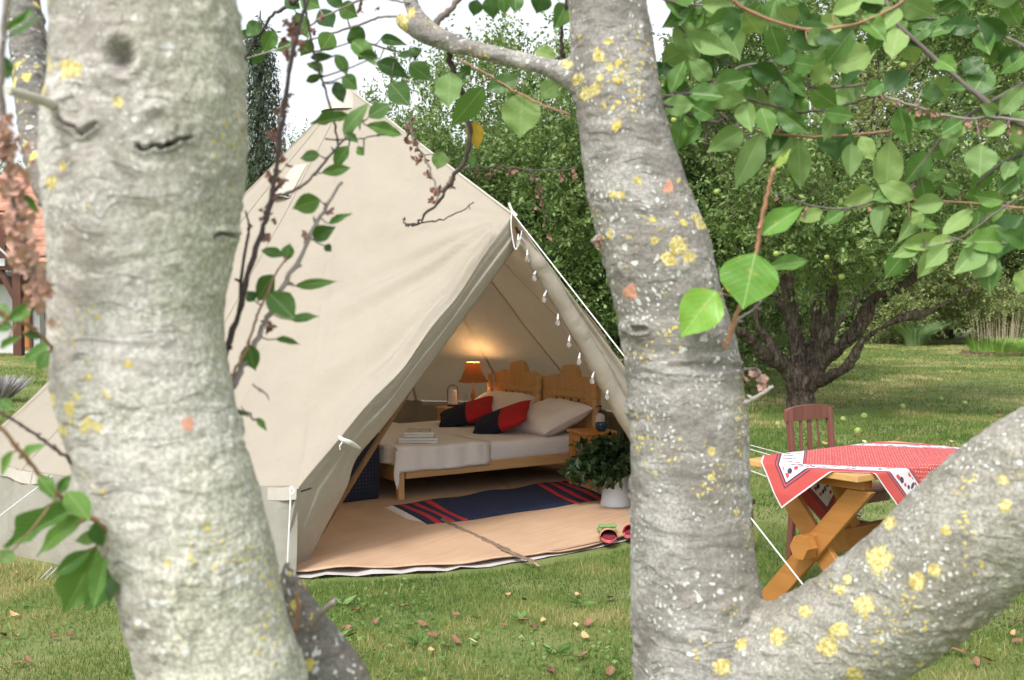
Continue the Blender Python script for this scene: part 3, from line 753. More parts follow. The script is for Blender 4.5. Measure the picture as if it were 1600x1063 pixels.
# seams of the roof: narrow raised strips
m = MB()
for k in range(NSEAM + 1):
    d = A0 + (A1 - A0) * k / NSEAM
    pts = [roof_point(d, t) + Vector((math.cos(R(d)), math.sin(R(d)), .7)).normalized() * .0025 for t in np.linspace(.02, 1, 26)]
    s_ = Vector((-math.sin(R(d)), math.cos(R(d)), 0)) * .011; n0 = len(m.v)
    for p in pts: m.v += [tuple(p - s_), tuple(p + s_)]
    for i in range(25): m.f.append((n0 + 2 * i, n0 + 2 * i + 2, n0 + 2 * i + 3, n0 + 2 * i + 1)); m.m.append(0)
m.obj('seam', CANVAS, tent, smooth=True, world=True)
# ridge piping and hem along the eave
MB().tube(dense([AP + Vector((0, 0, .004)), AP.lerp(DT, .5) + Vector((0, 0, -.002)), DT + Vector((0, 0, .006))], 8), .008, 8).obj('ridge_seam', SEAM, tent, smooth=True, world=True)
m = MB()
ev = [roof_point(A0 + (A1 - A0) * k / 180, 1.0) for k in range(181)]
n0 = 0
for i, p in enumerate(ev):
    d = A0 + (A1 - A0) * i / 180; o = Vector((math.cos(R(d)), math.sin(R(d)), 0))
    fl = .055 + .008 * math.sin(i * 1.1)
    m.v += [tuple(p + o * .004 + Vector((0, 0, .006))), tuple(p + o * (.016 + .006 * math.sin(i * .7)) + Vector((0, 0, -fl)))]
for i in range(180): m.f.append((2 * i, 2 * i + 1, 2 * i + 3, 2 * i + 2)); m.m.append(0)
m.obj('eave_hem', SEAM, tent, smooth=True, world=True)
# walls
V, F = [], []; NW = 260
W0, W1 = -24.0, 272.0
for i in range(NW + 1):
    d = W0 + (W1 - W0) * i / NW
    for j in range(13):
        t = j / 12; rb = rad_back(d)
        rr = (RE - .02 + rb) * (1 - t) + (RB + rb) * t + (.022 * math.sin(d * .55) + .012 * math.sin(d * 1.7 + 1)) * math.sin(PI * min(1, t * .8 + .1))
        V.append(az(d, rr, ZE * (1 - t) + .01 * (1 - t)))
for i in range(NW):
    for j in range(12):
        a_ = i * 13 + j; F.append((a_, a_ + 1, a_ + 14, a_ + 13))
wobj('wall_canvas', V, F, CANVAS_WALL, tent)
# mud skirt, apex cap, centre pole
MB().lathe([(.001, 3.165), (.02, 3.15), (.05, 3.095), (.12, 3.015), (.205, 2.925)], (TC[0], TC[1], 0), 24).obj('apex_cap', SEAM, tent, smooth=True, world=True)
MB().tube([(TC[0], TC[1], 0.02), (TC[0], TC[1], 3.08)], .022, 12).obj('centre_pole', METAL, tent, smooth=True, world=True)
# vent flap left of the peak
vp = at(490, 207, 8.25)
m = MB(); vv = []
for i in range(13):
    a_ = i / 12
    for j in range(7):
        t = j / 6; base_ = roof_point(250 - 12 * a_, .24 + .10 * t); o = Vector((math.cos(R(244)), math.sin(R(244)), .5)).normalized()
        vv.append(base_ + o * (.006 + .05 * math.sin(PI * a_) * t))
m.add(vv, [(i * 7 + j, i * 7 + j + 1, i * 7 + j + 8, i * 7 + j + 7) for i in range(12) for j in range(6)])
m.obj('vent_flap', SEAM, tent, smooth=True, world=True)
# tied back door flap, left
low_edge = [lp[int(round(u * NU)) * (NV + 1) + NV] for u in np.linspace(1, 0, 57)]
outer = [tuple(p) for p in low_edge] + dense([tuple(low_edge[-1]), tuple(at(452, 830, 5.99)), tuple(at(447, 884, 6.07))], 14)[1:]
_old = dense([(*(DT + Vector((-.012, -.02, -.02))),), (*at(700, 470, 6.62),), (*at(612, 587, 6.36),), (*at(540, 684, 6.16),), (*at(463, 768, 5.995),), (*at(452, 830, 5.99),), (*at(447, 884, 6.07),)], 14)
inner = dense([(*at(803, 388, 6.93),), (*at(700, 530, 6.68),), (*at(606, 656, 6.44),), (*at(556, 716, 6.33),), (*at(540, 762, 6.31),), (*at(512, 815, 6.30),), (*at(476, 887, 6.27),)], 14)
NS = 26; V, F = [], []
for i, (a_, b_) in enumerate(zip(outer, inner)):
    a_, b_ = Vector(a_), Vector(b_); t = i / (len(outer) - 1)
    wdt = (b_ - a_).length
    for j in range(NS + 1):
        s_ = j / NS; p = a_.lerp(b_, s_)
        tie = math.exp(-((t - .52) / .07) ** 2)
        rip = math.sin(s_ * 9.5 + 2.2 * t) * .5 + math.sin(s_ * 19 + 5 * t) * .25
        out = (.10 * wdt * rip * (1 - .6 * tie) + .08 * wdt * math.sin(PI * s_)) * math.sin(PI * min(1, max(0.0, s_ * 1.0))) ** .5
        if s_ > .86: p += Vector((.25, .9, 0)) * ((s_ - .86) * .22 * (1 - t * .5))     # rolled edge turns inside
        V.append(p + Vector((-.35, -.9, .1)) * out)
for i in range(len(outer) - 1):
    for j in range(NS):
        a_ = i * (NS + 1) + j; F.append((a_, a_ + NS + 1, a_ + NS + 2, a_ + 1))
fl = wobj('door_flap', V, F, CANVAS, tent); fl['label'] = 'left door flap tied back with a white ribbon'
sm = fl.modifiers.new('thick', 'SOLIDIFY'); sm.thickness = .004
# white ribbon ties
m = MB(); p0, p1 = at(537, 688, 6.05), at(563, 700, 6.22)
m.tube(dense([p0 + Vector((-.03, 0, .02)), p0, (p0 + p1) / 2 + Vector((0, -.05, .012)), p1 + Vector((.0, -.02, 0))], 5), [.006, .008, .011, .012, .012, .013, .014, .014, .015, .015, .014, .013, .012, .010, .008, .006][:16], 8)
m.tube([p0, p0 + Vector((-.02, -.015, -.03)), p0 + Vector((-.018, -.01, -.05))], .004, 6)
m.obj('ribbon_tie', ROPE, tent, smooth=True, world=True)
m = MB(); p0 = at(455, 766, 5.94)
m.tube(dense([p0 + Vector((.0, 0, .02)), p0 + Vector((.018, -.01, -.005)), p0 + Vector((.006, -.01, -.02)), p0 + Vector((-.004, -.01, 0)), p0 + Vector((0, 0, .02))], 4), .0045, 6)
m.tube([p0 + Vector((0, -.01, -.01)), gnd(448, 905, .02)], .005, 6)
m.obj('guy_rope', ROPE, tent, smooth=True, world=True)
m = MB(); m.tube([at(470, 768, 5.95), at(486, 763, 5.98)], .006, 6); m.obj('toggle', PLASTIC, tent, world=True)
# right door flap: rolled canvas along the frame plus the slack strip behind it
FR = gnd(1090, 815)
rl = dense([at(812, 372, 6.90), at(850, 428, 6.98), at(905, 520, 7.12), at(972, 640, 7.3), at(1030, 735, 7.42), tuple(FR + Vector((0, 0, .03)))], 12)
N = len(rl); v_, f_ = tube_geo(rl, [(.016 + .034 * min(1, i / 9) + .018 * i / N) * (1 + .05 * math.sin(i * .9)) for i in range(N)], 18)
fl = wobj('door_flap', v_, f_, CANVAS, tent); fl['label'] = 'right door flap rolled up along the door frame'
V, F = [], []
o2 = dense([tuple(DT + Vector((.02, 0, -.02))), tuple(DT.lerp(ER, .25) + Vector((0, -.01, -.01))), tuple(DT.lerp(ER, .5) + Vector((0, -.01, -.025))), tuple(DT.lerp(ER, .75) + Vector((0, -.01, -.02))), tuple(ER + Vector((0, 0, -.02))), tuple(az(-24, RB, .0))], 12)
for i in range(min(len(o2), len(rl))):
    a_, b_ = Vector(o2[i]), Vector(rl[i]) + Vector((.02, .03, 0))
    for j in range(13):
        s_ = j / 12; p = a_.lerp(b_, s_); wd = (b_ - a_).length
        V.append(p + Vector((.3, -.8, .1)) * (.16 * wd * math.sin(s_ * 11 + i * .03) * math.sin(PI * s_)))
n_ = min(len(o2), len(rl))
for i in range(n_ - 1):
    for j in range(12): a_ = i * 13 + j; F.append((a_, a_ + 13, a_ + 14, a_ + 1))
wobj('flap_strip', V, F, CANVAS, tent)
# A-frame poles
FLT = gnd(480, 866)
MB().tube([tuple(DT + Vector((-.01, .08, -.07))), tuple(FLT)], .017, 12).obj('door_pole', POLEM, tent, smooth=True, world=True)
MB().tube([tuple(DT + Vector((.03, .08, -.07))), tuple(FR + Vector((-.1, .12, 0)))], .017, 12).obj('door_pole', POLEM, tent, smooth=True, world=True)
# rope, loop and small chain at the door top
m = MB(); p0 = DT + Vector((0, -.035, .02))
m.tube(dense([p0, p0 + Vector((-.005, -.02, -.10)), p0 + Vector((.02, -.02, -.235)), p0 + Vector((.05, -.02, -.17)), p0 + Vector((.06, -.02, -.12))], 5), .004, 6)
m.tube([p0 + Vector((-.02, 0, .05)), p0, p0 + Vector((.03, -.01, -.03))], .008, 6)
m.obj('rope_loop', ROPE, tent, smooth=True, world=True)
def guy(a, b, sag=.0):
    q = [Vector(a).lerp(Vector(b), t) + Vector((0, 0, -sag * math.sin(PI * t))) for t in np.linspace(0, 1, 9)]
    MB().tube(q, .0038, 6).obj('guy_rope', ROPE, tent, smooth=True, world=True)
    c = Vector(b); d = (Vector(b) - Vector(a)).normalized()
    MB().tube([tuple(c + Vector((0, 0, .07)) - d * .015), tuple(c + Vector((0, 0, -.08)) + d * .02)], .005, 6).obj('tent_peg', METAL, tent, world=True)
guy(DT + Vector((0, -.03, .01)), (1.46, 4.93, .02))
guy(ER, (2.45, 7.80, .02), .01); guy(roof_point(0, 1.0), (2.95, 8.9, .02), .01); guy(roof_point(12, 1.0), (2.95, 9.6, .02), .01)
pt = at(80, 768, 6.12); e_ = min((roof_point(x, 1.0) for x in np.linspace(180, 272, 80)), key=lambda p: abs(proj(p)[0] - 78) + (0 if p.y < 8 else 999))
guy(e_, at(-110, 890, 5.55)); guy(roof_point(215, 1.0), (-5.0, 6.0, .02))
m = MB(); p0 = at(82, 895, 6.0)
m.tube([tuple(p0 + Vector((0, 0, .03))), tuple(p0 + Vector((-.09, -.12, -.08)))], .004, 6).tube([tuple(p0 + Vector((.03, 0, .03))), tuple(p0 + Vector((-.06, -.12, -.08)))], .004, 6)
m.obj('tent_peg', METAL, tent, world=True)
m = MB(); m.tube([tuple(at(1325, 797, 7.65)), tuple(at(1345, 806, 7.6))], .014, 8); m.obj('rope_runner', PLASTIC, tent, world=True)

# string of bulb lights along the right door edge
BULB = NB('clear_bulb').done((.9, .9, .9), .05, Transmission_Weight=.85, IOR=1.3); SOCK = plain('white_socket', (.7, .7, .68), .5, .1); WIRE = plain('wire', (.25, .2, .17), .6, .1)
st = thing('string_lights', 'string of clear unlit bulbs hanging along the right edge of the tent door', 'string lights', tuple(DT))
bp = [(812, 372), (826, 396), (841, 426), (856, 460), (874, 496), (892, 530), (908, 557), (930, 587), (952, 612)]
wp = [at(x - 2, y - 6, 6.86 + .045 * i) for i, (x, y) in enumerate(bp)]
MB().tube(dense([tuple(p) for p in wp], 5), .0028, 5).obj('wire', WIRE, st, world=True, smooth=True)
rn = random.Random(2)
for i, p in enumerate(wp):
    q = p + Vector((0, -.02, 0)) - Vector(DT); dx = rn.uniform(-.022, .0)
    s_ = MB().tube([(0, 0, 0), (dx * .5, 0, -.022), (dx, 0, -.045)], [.004, .008, .010], 8).obj('bulb_socket', SOCK, st, smooth=True); s_.location = q; s_.scale = (.8,) * 3
    g_ = MB().lathe([(.009, 0), (.012, -.008), (.018, -.022), (.0195, -.032), (.016, -.044), (.008, -.051), (.001, -.053)], (dx, 0, -.045), 14).obj('bulb', BULB, st, smooth=True); g_.location = q; g_.scale = (.8,) * 3

# ================================================================ floor of the tent
gs = thing('groundsheet', 'pale plastic groundsheet edge showing under the front of the tan mat', 'groundsheet', (TC[0], TC[1], 0))
V, F = [(TC[0], TC[1], .012)], []
for i in range(200):
    d = i / 200 * 360; hf = 1 if (268 < d < 340) else 0
    r_ = 2.60 + (.045 + .02 * math.sin(d * .9)) * hf * (1 if d < 290 else max(0, 1 - (d - 290) / 15))
    V.append(az(d, r_, .006 + .018 * hf * (.5 + .5 * math.sin(d * 1.1)) * (1 if d < 292 else .2)))
F = [(0, 1 + i, 1 + (i + 1) % 200) for i in range(200)]
wobj('sheet', V, F, plain('pale_pvc', (.56, .53, .52), .5, .2, 60, .1), gs)
b = NB('tan_mat'); v = b.coord(); mp = b.map(v, (1, 1, 1), (0, 0, R(-55)))
rib = b.math('SINE', b.math('MULTIPLY', b.sep(mp)[1], 330.0)); n1 = b.noise(v, 2.2, 4, .6); n2 = b.noise(b.map(mp, (2, 30, 2)), 1, 4, .6)
c = b.ramp(b.math('MULTIPLY_ADD', n1, .45, b.math('MULTIPLY', n2, .5)), [(.3, (.44, .285, .18)), (.65, (.58, .40, .27))])
c = b.mix(b.math('MULTIPLY', b.step(rib, -.2, .9), .16), c, (.33, .20, .12))
MAT = b.done(c, .8, b.bump(rib, .25, .002, b.bump(n2, .3, .01)))
mt = thing('floor_mat', 'tan woven floor mat with a dark crumpled seam strip across the tent entrance', 'mat', (TC[0], TC[1], 0))
V, F = [], []; NR, NA = 46, 220
for j in range(NR + 1):
    r_ = 2.585 * (j / NR) ** .7
    for i in range(NA):
        d = 360 * i / NA; p = az(d, r_, 0)
        z = .022 + .006 * float(vnoise(np.array([[p.x * 2.5, p.y * 2.5, 0]]), 5)[0])
        if 262 < d < 305 and r_ > 2.15:      # lifted wavy front edge at the left
            k = (r_ - 2.15) / .43; z += (.045 * k * (math.sin((d - 262) * .28) ** 2) * (1 - (d - 262) / 50)) + .01 * k * math.sin(d * .6)
        z += .012 * math.exp(-((math.sin(R(d - 297)) * r_ ) / .25) ** 2) * max(0, 1 - abs(r_ - 1.9))
        rr_ = r_ + (.02 * math.sin(d * .35) if j == NR else 0)
        V.append(az(d, rr_, max(z, .02)))
for j in range(NR):
    for i in range(NA):
        a_, b_ = j * NA + i, j * NA + (i + 1) % NA; F.append((a_, a_ + NA, b_ + NA, b_))
mo = wobj('mat', V, F, MAT, mt); mo.modifiers.new('t', 'SOLIDIFY').thickness = -.006
m = MB()
def strip(path, wid, zt, name, mat, root, crump=.0, seed=1):
    rn = random.Random(seed); q = dense(path, 10); V, F = [], []
    for i, p in enumerate(q):
        p = Vector(p); t = (Vector(q[min(i + 1, len(q) - 1)]) - Vector(q[max(0, i - 1)])).normalized(); s_ = Vector((-t.y, t.x, 0))
        w_ = wid * (1 + crump * rn.uniform(-.5, .6))
        for k in (-1, -.33, .33, 1): V.append(p + s_ * (k * w_ / 2 + crump * rn.uniform(-.004, .004)) + Vector((0, 0, zt + (crump * .014 * rn.random() if abs(k) < 1 else 0))))
    for i in range(len(q) - 1):
        for k in range(3): a_ = i * 4 + k; F.append((a_, a_ + 1, a_ + 5, a_ + 4))
    return wobj(name, V, F, mat, root)
STR = plain('seam_tape', (.20, .14, .10), .8, .4, 90, .3); BIND = plain('mat_binding', (.42, .27, .19), .85, .4, 120, .15)
strip([tuple(gnd(x, y, .036)) for x, y in [(690, 812), (730, 832), (770, 850), (805, 868), (835, 880)]], .036, .004, 'seam_strip', STR, mt, 1.0)
strip([tuple(gnd(x, y, .036)) for x, y in [(835, 880), (842, 886)]], .018, .004, 'seam_strip', BIND, mt)
strip([tuple(gnd(x, y, .03)) for x, y in [(790, 700), (760, 720), (775, 745), (800, 765)]], .02, .002, 'seam_strip', BIND, mt)
strip([tuple(az(d, 2.575, .036)) for d in np.linspace(305, 345, 12)], .02, .003, 'edge_binding', BIND, mt)

# ================================================================ furniture inside
PINE = wood('pine', (.56, .31, .13), (.68, .43, .21), 0, 5, .38); PINE_V = wood('pine_upright', (.56, .31, .13), (.68, .43, .20), 2, 5, .38)
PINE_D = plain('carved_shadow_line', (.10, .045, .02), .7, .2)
SHEET = plain('white_sheet', (.82, .79, .80), .85, .6, 9, .04, .022); TOWEL = plain('white_terry', (.76, .76, .78), .95, .8, 260, .05)
F0 = Vector((-.83, 8.15, 0)); RZ = math.atan2(.555, .832); BL, BW = 1.85, 1.6
bed = thing('double_bed', 'low pine double bed with carved twin headboards inside the tent', 'bed', tuple(F0 + Vector((0, 0, .026))), RZ)
def cloth_box(x0, x1, y0, y1, z0, z1, r=.04, nx=40, ny=40, amp=.006, seed=1, sag=.0):
    "soft-edged slab as a closed grid"
    V, F = [], []
    bm = bmesh.new(); bmesh.ops.create_cube(bm, size=1)
    for q in bm.verts: q.co = Vector(((x0 + x1) / 2 + q.co.x * (x1 - x0), (y0 + y1) / 2 + q.co.y * (y1 - y0), (z0 + z1) / 2 + q.co.z * (z1 - z0)))
    bmesh.ops.bevel(bm, geom=bm.edges[:], offset=r, segments=4, affect='EDGES', profile=.5)
    bmesh.ops.triangulate(bm, faces=[f for f in bm.faces if len(f.verts) > 4])
    bmesh.ops.subdivide_edges(bm, edges=[e for e in bm.edges if e.calc_length() > .12], cuts=14, use_grid_fill=True)
    bm.verts.index_update()
    P = np.array([q.co[:] for q in bm.verts]); nz = fbm(P * 7, 3, seed) * amp
    N_ = []
    bm.normal_update()
    for q, d in zip(bm.verts, nz): q.co += q.normal * d
    v = [q.co.copy() for q in bm.verts]; f = [[q.index for q in g.verts] for g in bm.faces]; bm.free()
    return v, f
for (x, y) in ((.03, .03), (.03, BW - .03), (BL - .03, .03), (BL - .03, BW - .03)):
    MB().box(x - .024, x + .024, y - .024, y + .024, 0, .235 if x < 1 else .3, b=.006).obj('leg', PINE_V, bed)
for y in (.012, BW - .012): MB().box(.062, BL - .062, y - .012, y + .012, .155, .235, b=.004).obj('side_rail', PINE, bed)
MB().box(.0, .024, .062, BW - .062, .135, .245, b=.004).obj('foot_rail', wood('pine_cross', (.40, .20, .07), (.52, .29, .12), 1, 5, .4), bed)
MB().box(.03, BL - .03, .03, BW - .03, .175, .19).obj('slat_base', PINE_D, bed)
v_, f_ = cloth_box(.01, BL - .02, -.005, BW, .215, .375, .045, seed=3); o = MB().add(v_, f_).obj('mattress', SHEET, bed, smooth=True)
# twin headboards: shaped board, frame, inset panel with scalloped carving, post
def headboard(y0, y1):
    w_ = y1 - y0; c = (y0 + y1) / 2; X = BL + .0
    pl_ = [(y0, .10), (y1, .10), (y1, .79), (y1 - .02, .80)]
    for t in np.linspace(0, 1, 9): pl_.append((c + .13 + (w_ / 2 - .20) * (1 - t), .80 + .022 * math.sin(t * PI) + .012 * t))
    pl_ += [(c + .122, .85), (c + .11, .875)] + [(c + .11 * math.cos(a_), .875 + .045 * math.sin(a_)) for a_ in np.linspace(.3, PI - .3, 8)] + [(c - .11, .875), (c - .122, .85)]
    for t in np.linspace(1, 0, 9): pl_.append((c - .13 - (w_ / 2 - .20) * (1 - t), .80 + .022 * math.sin(t * PI) + .012 * t))
    pl_ += [(y0 + .02, .80), (y0, .79)]
    Mx = Matrix(((0, -1, 0, 0), (1, 0, 0, 0), (0, 0, 1, 0), (0, 0, 0, 1)))
    hb = MB().prism(pl_, -(X + .045), -X, M=Mx).obj('headboard', PINE_V, bed)
    # panel frame
    fr = MB()
    zt = .70
    fr.box(X - .018, X - .001, y0 + .03, y0 + .12, .25, zt, b=.004).box(X - .018, X - .001, y1 - .12, y1 - .03, .25, zt, b=.004)
    fr.box(X - .018, X - .001, y0 + .123, y1 - .123, zt - .055, zt, b=.004)
    fr.obj('panel_frame', PINE_V, hb)
    # scalloped apron: alternating lobes
    sc_ = [(y0 + .125, zt - .058), (y1 - .125, zt - .058)]; n = 5; L_ = w_ - .25
    for i in range(n):
        for t in np.linspace(0, 1, 9): sc_.append((y1 - .125 - (i + t) * L_ / n, zt - .075 - .038 * math.sin(PI * t) ** .7))
    MB().prism(sc_, -(X - .001), -(X - .014), M=Mx).obj('scalloped_apron', PINE, hb)
    m = MB()
    for i in range(1, n): m.box(X - .0165, X - .0145, y0 + .125 + i * L_ / n - .012, y0 + .125 + i * L_ / n + .012, zt - .085, zt - .062)
    for i in range(n): m.box(X - .0165, X - .0145, y0 + .125 + (i + .5) * L_ / n - .03, y0 + .125 + (i + .5) * L_ / n + .03, zt - .100, zt - .092)
    m.obj('carving', PINE_D, hb)
    return hb
headboard(.02, .79); headboard(.81, BW - .02)
for yy in (.0, .80, BW):
    m = MB().lathe([(.028, .0), (.028, .60), (.020, .62), (.034, .66), (.024, .70), (.018, .72), (.026, .74), (.016, .765), (.002, .775)], (BL - .035, yy, .03), 14); m.obj('bed_post', PINE_V, bed, smooth=True)

# folded white bedspread over the foot of the bed
def toBed(x, y, z): return bed.matrix_basis @ Vector((x, y, z))
def local_thing(name, label, cat, x, y, z, rz=0.0, group=None):
    c, s_ = math.cos(RZ), math.sin(RZ)
    return thing(name, label, cat, (F0.x + x * c - y * s_, F0.y + x * s_ + y * c, z + .026), RZ + rz, group)
sp = local_thing('bedspread', 'white bedspread folded across the foot of the double bed and hanging over its near side', 'bedspread', 0, 0, 0)
V, F = [], []; NX, NY = 60, 90
for i in range(NX + 1):
    for j in range(NY + 1):
        s_, t = i / NX, j / NY
        x = -.13 + s_ * .91 * (1 + .02 * math.sin(t * 9)); y = -.185 + t * 1.93
        if y < .55: x = min(x, .72 + .0 * y) if s_ < 1 else x
        z = .384; xx, yy = x, y
        if y < -.012: z -= (-.012 - y); yy = -.018 - .02 * (1 - (z - .18) / .2) + .008 * math.sin(x * 34 + 1)
        if y > BW + .01: z -= (y - BW - .01); yy = BW + .015
        if x < -.006:
            dz = (-.006 - x); z -= dz; xx = -.015 - .05 * dz * 4 + .012 * math.sin(y * 22)
        z += .004 * math.sin(x * 13 + y * 4) + .003 * math.sin(y * 17) + .012 * math.exp(-((x + .0) ** 2 + (y) ** 2) / .02)
        V.append((xx, yy, z))
for i in range(NX):
    for j in range(NY): a_ = i * (NY + 1) + j; F.append((a_, a_ + NY + 1, a_ + NY + 2, a_ + 1))
o = link('cloth', mesh_data('cloth', V, F, plain('cotton_spread', (.83, .80, .79), .9, .6, 10, .04, .02)), sp); o.modifiers.new('t', 'SOLIDIFY').thickness = .006

def pillow_mesh(L_, W_, H_, n=30, seed=1, squash=.55):
    V, F = [], []
    for s_ in (1, -1):
        for i in range(n + 1):
            for j in range(n + 1):
                u, v = i / n * 2 - 1, j / n * 2 - 1
                h = (max(0, 1 - u ** 4) * max(0, 1 - v ** 4)) ** squash
                px = u * L_ / 2 * (1 - .07 * (1 - abs(u)) * 0 - .06 * (1 - v * v) * abs(u) ** 3 * 0) * (1 - .08 * (v * v - 1) * -1 * abs(u) ** 4)
                py = v * W_ / 2 * (1 - .09 * (1 - u * u) * abs(v) ** 4)
                nz = float(vnoise(np.array([[u * 2.2, v * 2.2, s_ * 1.0]]), seed)[0]) * .10 + .05 * math.sin(u * 9 + v * 6 + seed) * abs(v) ** 2
                V.append((px, py, s_ * H_ / 2 * h * (1 + nz)))
    m_ = (n + 1) ** 2
    for k in (0, m_):
        for i in range(n):
            for j in range(n):
                a_ = k + i * (n + 1) + j; q = (a_, a_ + n + 1, a_ + n + 2, a_ + 1); F.append(q if k == 0 else q[::-1])
    return V, F
PILL = plain('pillowcase', (.84, .77, .77), .85, .7, 9, .05, .022); NAVY = plain('navy_cloth', (.012, .016, .035), .9, .5, 90, .2); RED = plain('red_cloth', (.48, .022, .03), .9, .4, 90, .12)
for k, (x, y, rz, lab) in enumerate([(1.60, 1.16, .15, 'large white pillow leaning on the far headboard, behind the left navy and red cushion'), (1.56, .30, -.10, 'large white pillow at the near headboard, right of both cushions')]):
    t = local_thing('pillow', lab, 'pillow', x, y, .50, rz, 'white bed pillows'); v_, f_ = pillow_mesh(.50, .70, .19, seed=k + 1)
    o = MB().add(v_, f_).obj('pillow_case', PILL, t, smooth=True); o.rotation_euler = (0, -.38, 0)
def cushion(x, y, z, rz, tilt, lab, k):
    t = local_thing('cushion', lab, 'cushion', x, y, z, rz, 'navy and red cushions')
    v_, f_ = pillow_mesh(.42, .52, .12, 28, seed=7 + k)
    def half(p): return p[1] + .35 * p[0] > .0
    fn, fr = [], []
    for f in f_:
        c = sum(v_[i][1] for i in f) / 4 + .0 * sum(v_[i][0] for i in f) / 4
        (fn if c > -.01 else fr).append(f)
    for nm, ff, mt_ in (('navy_half', fn, NAVY), ('red_half', fr, RED)):
        o = MB().add(v_, ff).obj(nm, mt_, t, smooth=True); o.rotation_euler = tilt
cushion(1.26, 1.12, .475, .98, (-.34, -.26, 0), 'navy and red cushion lying further back, nearer the lamp', 0)
cushion(1.22, .50, .475, .86, (-.40, -.28, 0), 'navy and red cushion at the front, in front of the right pillow', 1)

for k, (L_, W_, z, x, y, rz, lab) in enumerate([(.30, .235, .385, .315, .27, -.52, 'lower folded white towel on the bedspread'), (.235, .20, .425, .335, .285, -.58, 'upper smaller folded white towel under the magazine')]):
    t = local_thing('folded_towel', lab, 'towel', x, y, z, rz, 'folded towels'); m = MB()
    for q in range(2): v_, f_ = cloth_box(-L_ / 2, L_ / 2, -W_ / 2, W_ / 2, q * .02, q * .02 + .019, .008, amp=.002, seed=k + q); m.add(v_, f_)
    m.obj('towel', TOWEL, t, smooth=True)
t = local_thing('magazine', 'thin magazine with dark printed picture lying on the upper towel', 'magazine', .34, .30, .468, -.55)
b = NB('magazine_print'); v = b.coord(); c = b.mix(b.step(b.vor(v, 22), .35, .2), (.62, .62, .6), (.10, .10, .09)); c = b.mix(b.step(b.noise(v, 14), .5, .6), c, (.32, .22, .15))
MB().box(-.09, .09, -.075, .075, 0, .006, b=.001).obj('cover', b.done(c, .3), t)

# bedside tables
def stool_table(name, lab, loc, rz, w_, d_, h_, mat):
    t = thing(name, lab, 'bedside table', loc, rz)
    MB().box(-w_ / 2, w_ / 2, -d_ / 2, d_ / 2, h_ - .022, h_, b=.005).obj('table_top', mat, t)
    for x in (-1, 1):
        for y in (-1, 1): MB().box(x * (w_ / 2 - .035) - .02, x * (w_ / 2 - .035) + .02, y * (d_ / 2 - .035) - .02, y * (d_ / 2 - .035) + .02, 0, h_ - .0225, b=.004).obj('leg', mat, t)
    m = MB()
    for y in (-1, 1): m.box(-w_ / 2 + .056, w_ / 2 - .056, y * (d_ / 2 - .035) - .01, y * (d_ / 2 - .035) + .01, h_ - .09, h_ - .024)
    for x in (-1, 1): m.box(x * (w_ / 2 - .035) - .01, x * (w_ / 2 - .035) + .01, -d_ / 2 + .056, d_ / 2 - .056, h_ - .09, h_ - .024)
    m.obj('apron', mat, t); return t
PINE_O = wood('orange_pine', (.50, .20, .045), (.62, .30, .085), 0, 5, .38)
tp = Vector((.64, 8.80, .03)); stool_table('bedside_table', 'small orange pine bedside table between the bed and the leafy plant', tuple(tp), RZ - .15, .30, .34, .44, PINE_O)
tl = Vector((-.45, 10.36, .03)); stool_table('bedside_table', 'small pine bedside table under the lit lamp at the back', tuple(tl), RZ, .42, .32, .48, PINE_V)
# table lamp
LP = Vector((-.36, 10.38, .512))
lm = thing('table_lamp', 'lit table lamp with orange wicker shade at the back of the tent', 'lamp', tuple(LP))
MB().lathe([(.001, 0), (.06, 0), (.06, .012), (.02, .02), (.014, .05), (.024, .09), (.014, .14), (.009, .17), (.009, .30), (.001, .30)], n=20).obj('lamp_base', plain('lamp_wood', (.34, .20, .11), .4), lm, smooth=True)
b = NB('wicker_shade'); uv = b.coord(); x = b.sep(uv); wv = b.math('SINE', b.math('MULTIPLY', x[2], 520.0))
b.done(b.mix(b.step(wv, -.3, .6), (.45, .17, .06), (.62, .28, .11)), .7, b.bump(wv, .6, .003)); SH = b.translucent((.70, .34, .17), .13)
MB().lathe([(.140, .225), (.118, .245), (.082, .33), (.066, .40), (.063, .405), (.079, .33), (.115, .244), (.137, .222), (.140, .225)], n=36).obj('lamp_shade', SH, lm, smooth=True)
EM = NB('lamp_bulb'); EM.b.inputs['Emission Color'].default_value = (1, .72, .38, 1); EM.b.inputs['Emission Strength'].default_value = 18; EM.done((1, .8, .5), .5)
MB().lathe([(.001, .31), (.018, .315), (.028, .335), (.030, .35), (.022, .37), (.008, .38), (.001, .381)], n=14).obj('bulb', EM.mat, lm, smooth=True)
pl = bpy.data.lights.new('lamp_glow', 'POINT'); pl.energy = 2.7; pl.color = (1.0, .60, .26); pl.shadow_soft_size = .012
po = bpy.data.objects.new('lamp_glow', pl); col.objects.link(po); po.parent = lm; po.location = (0, 0, .392)
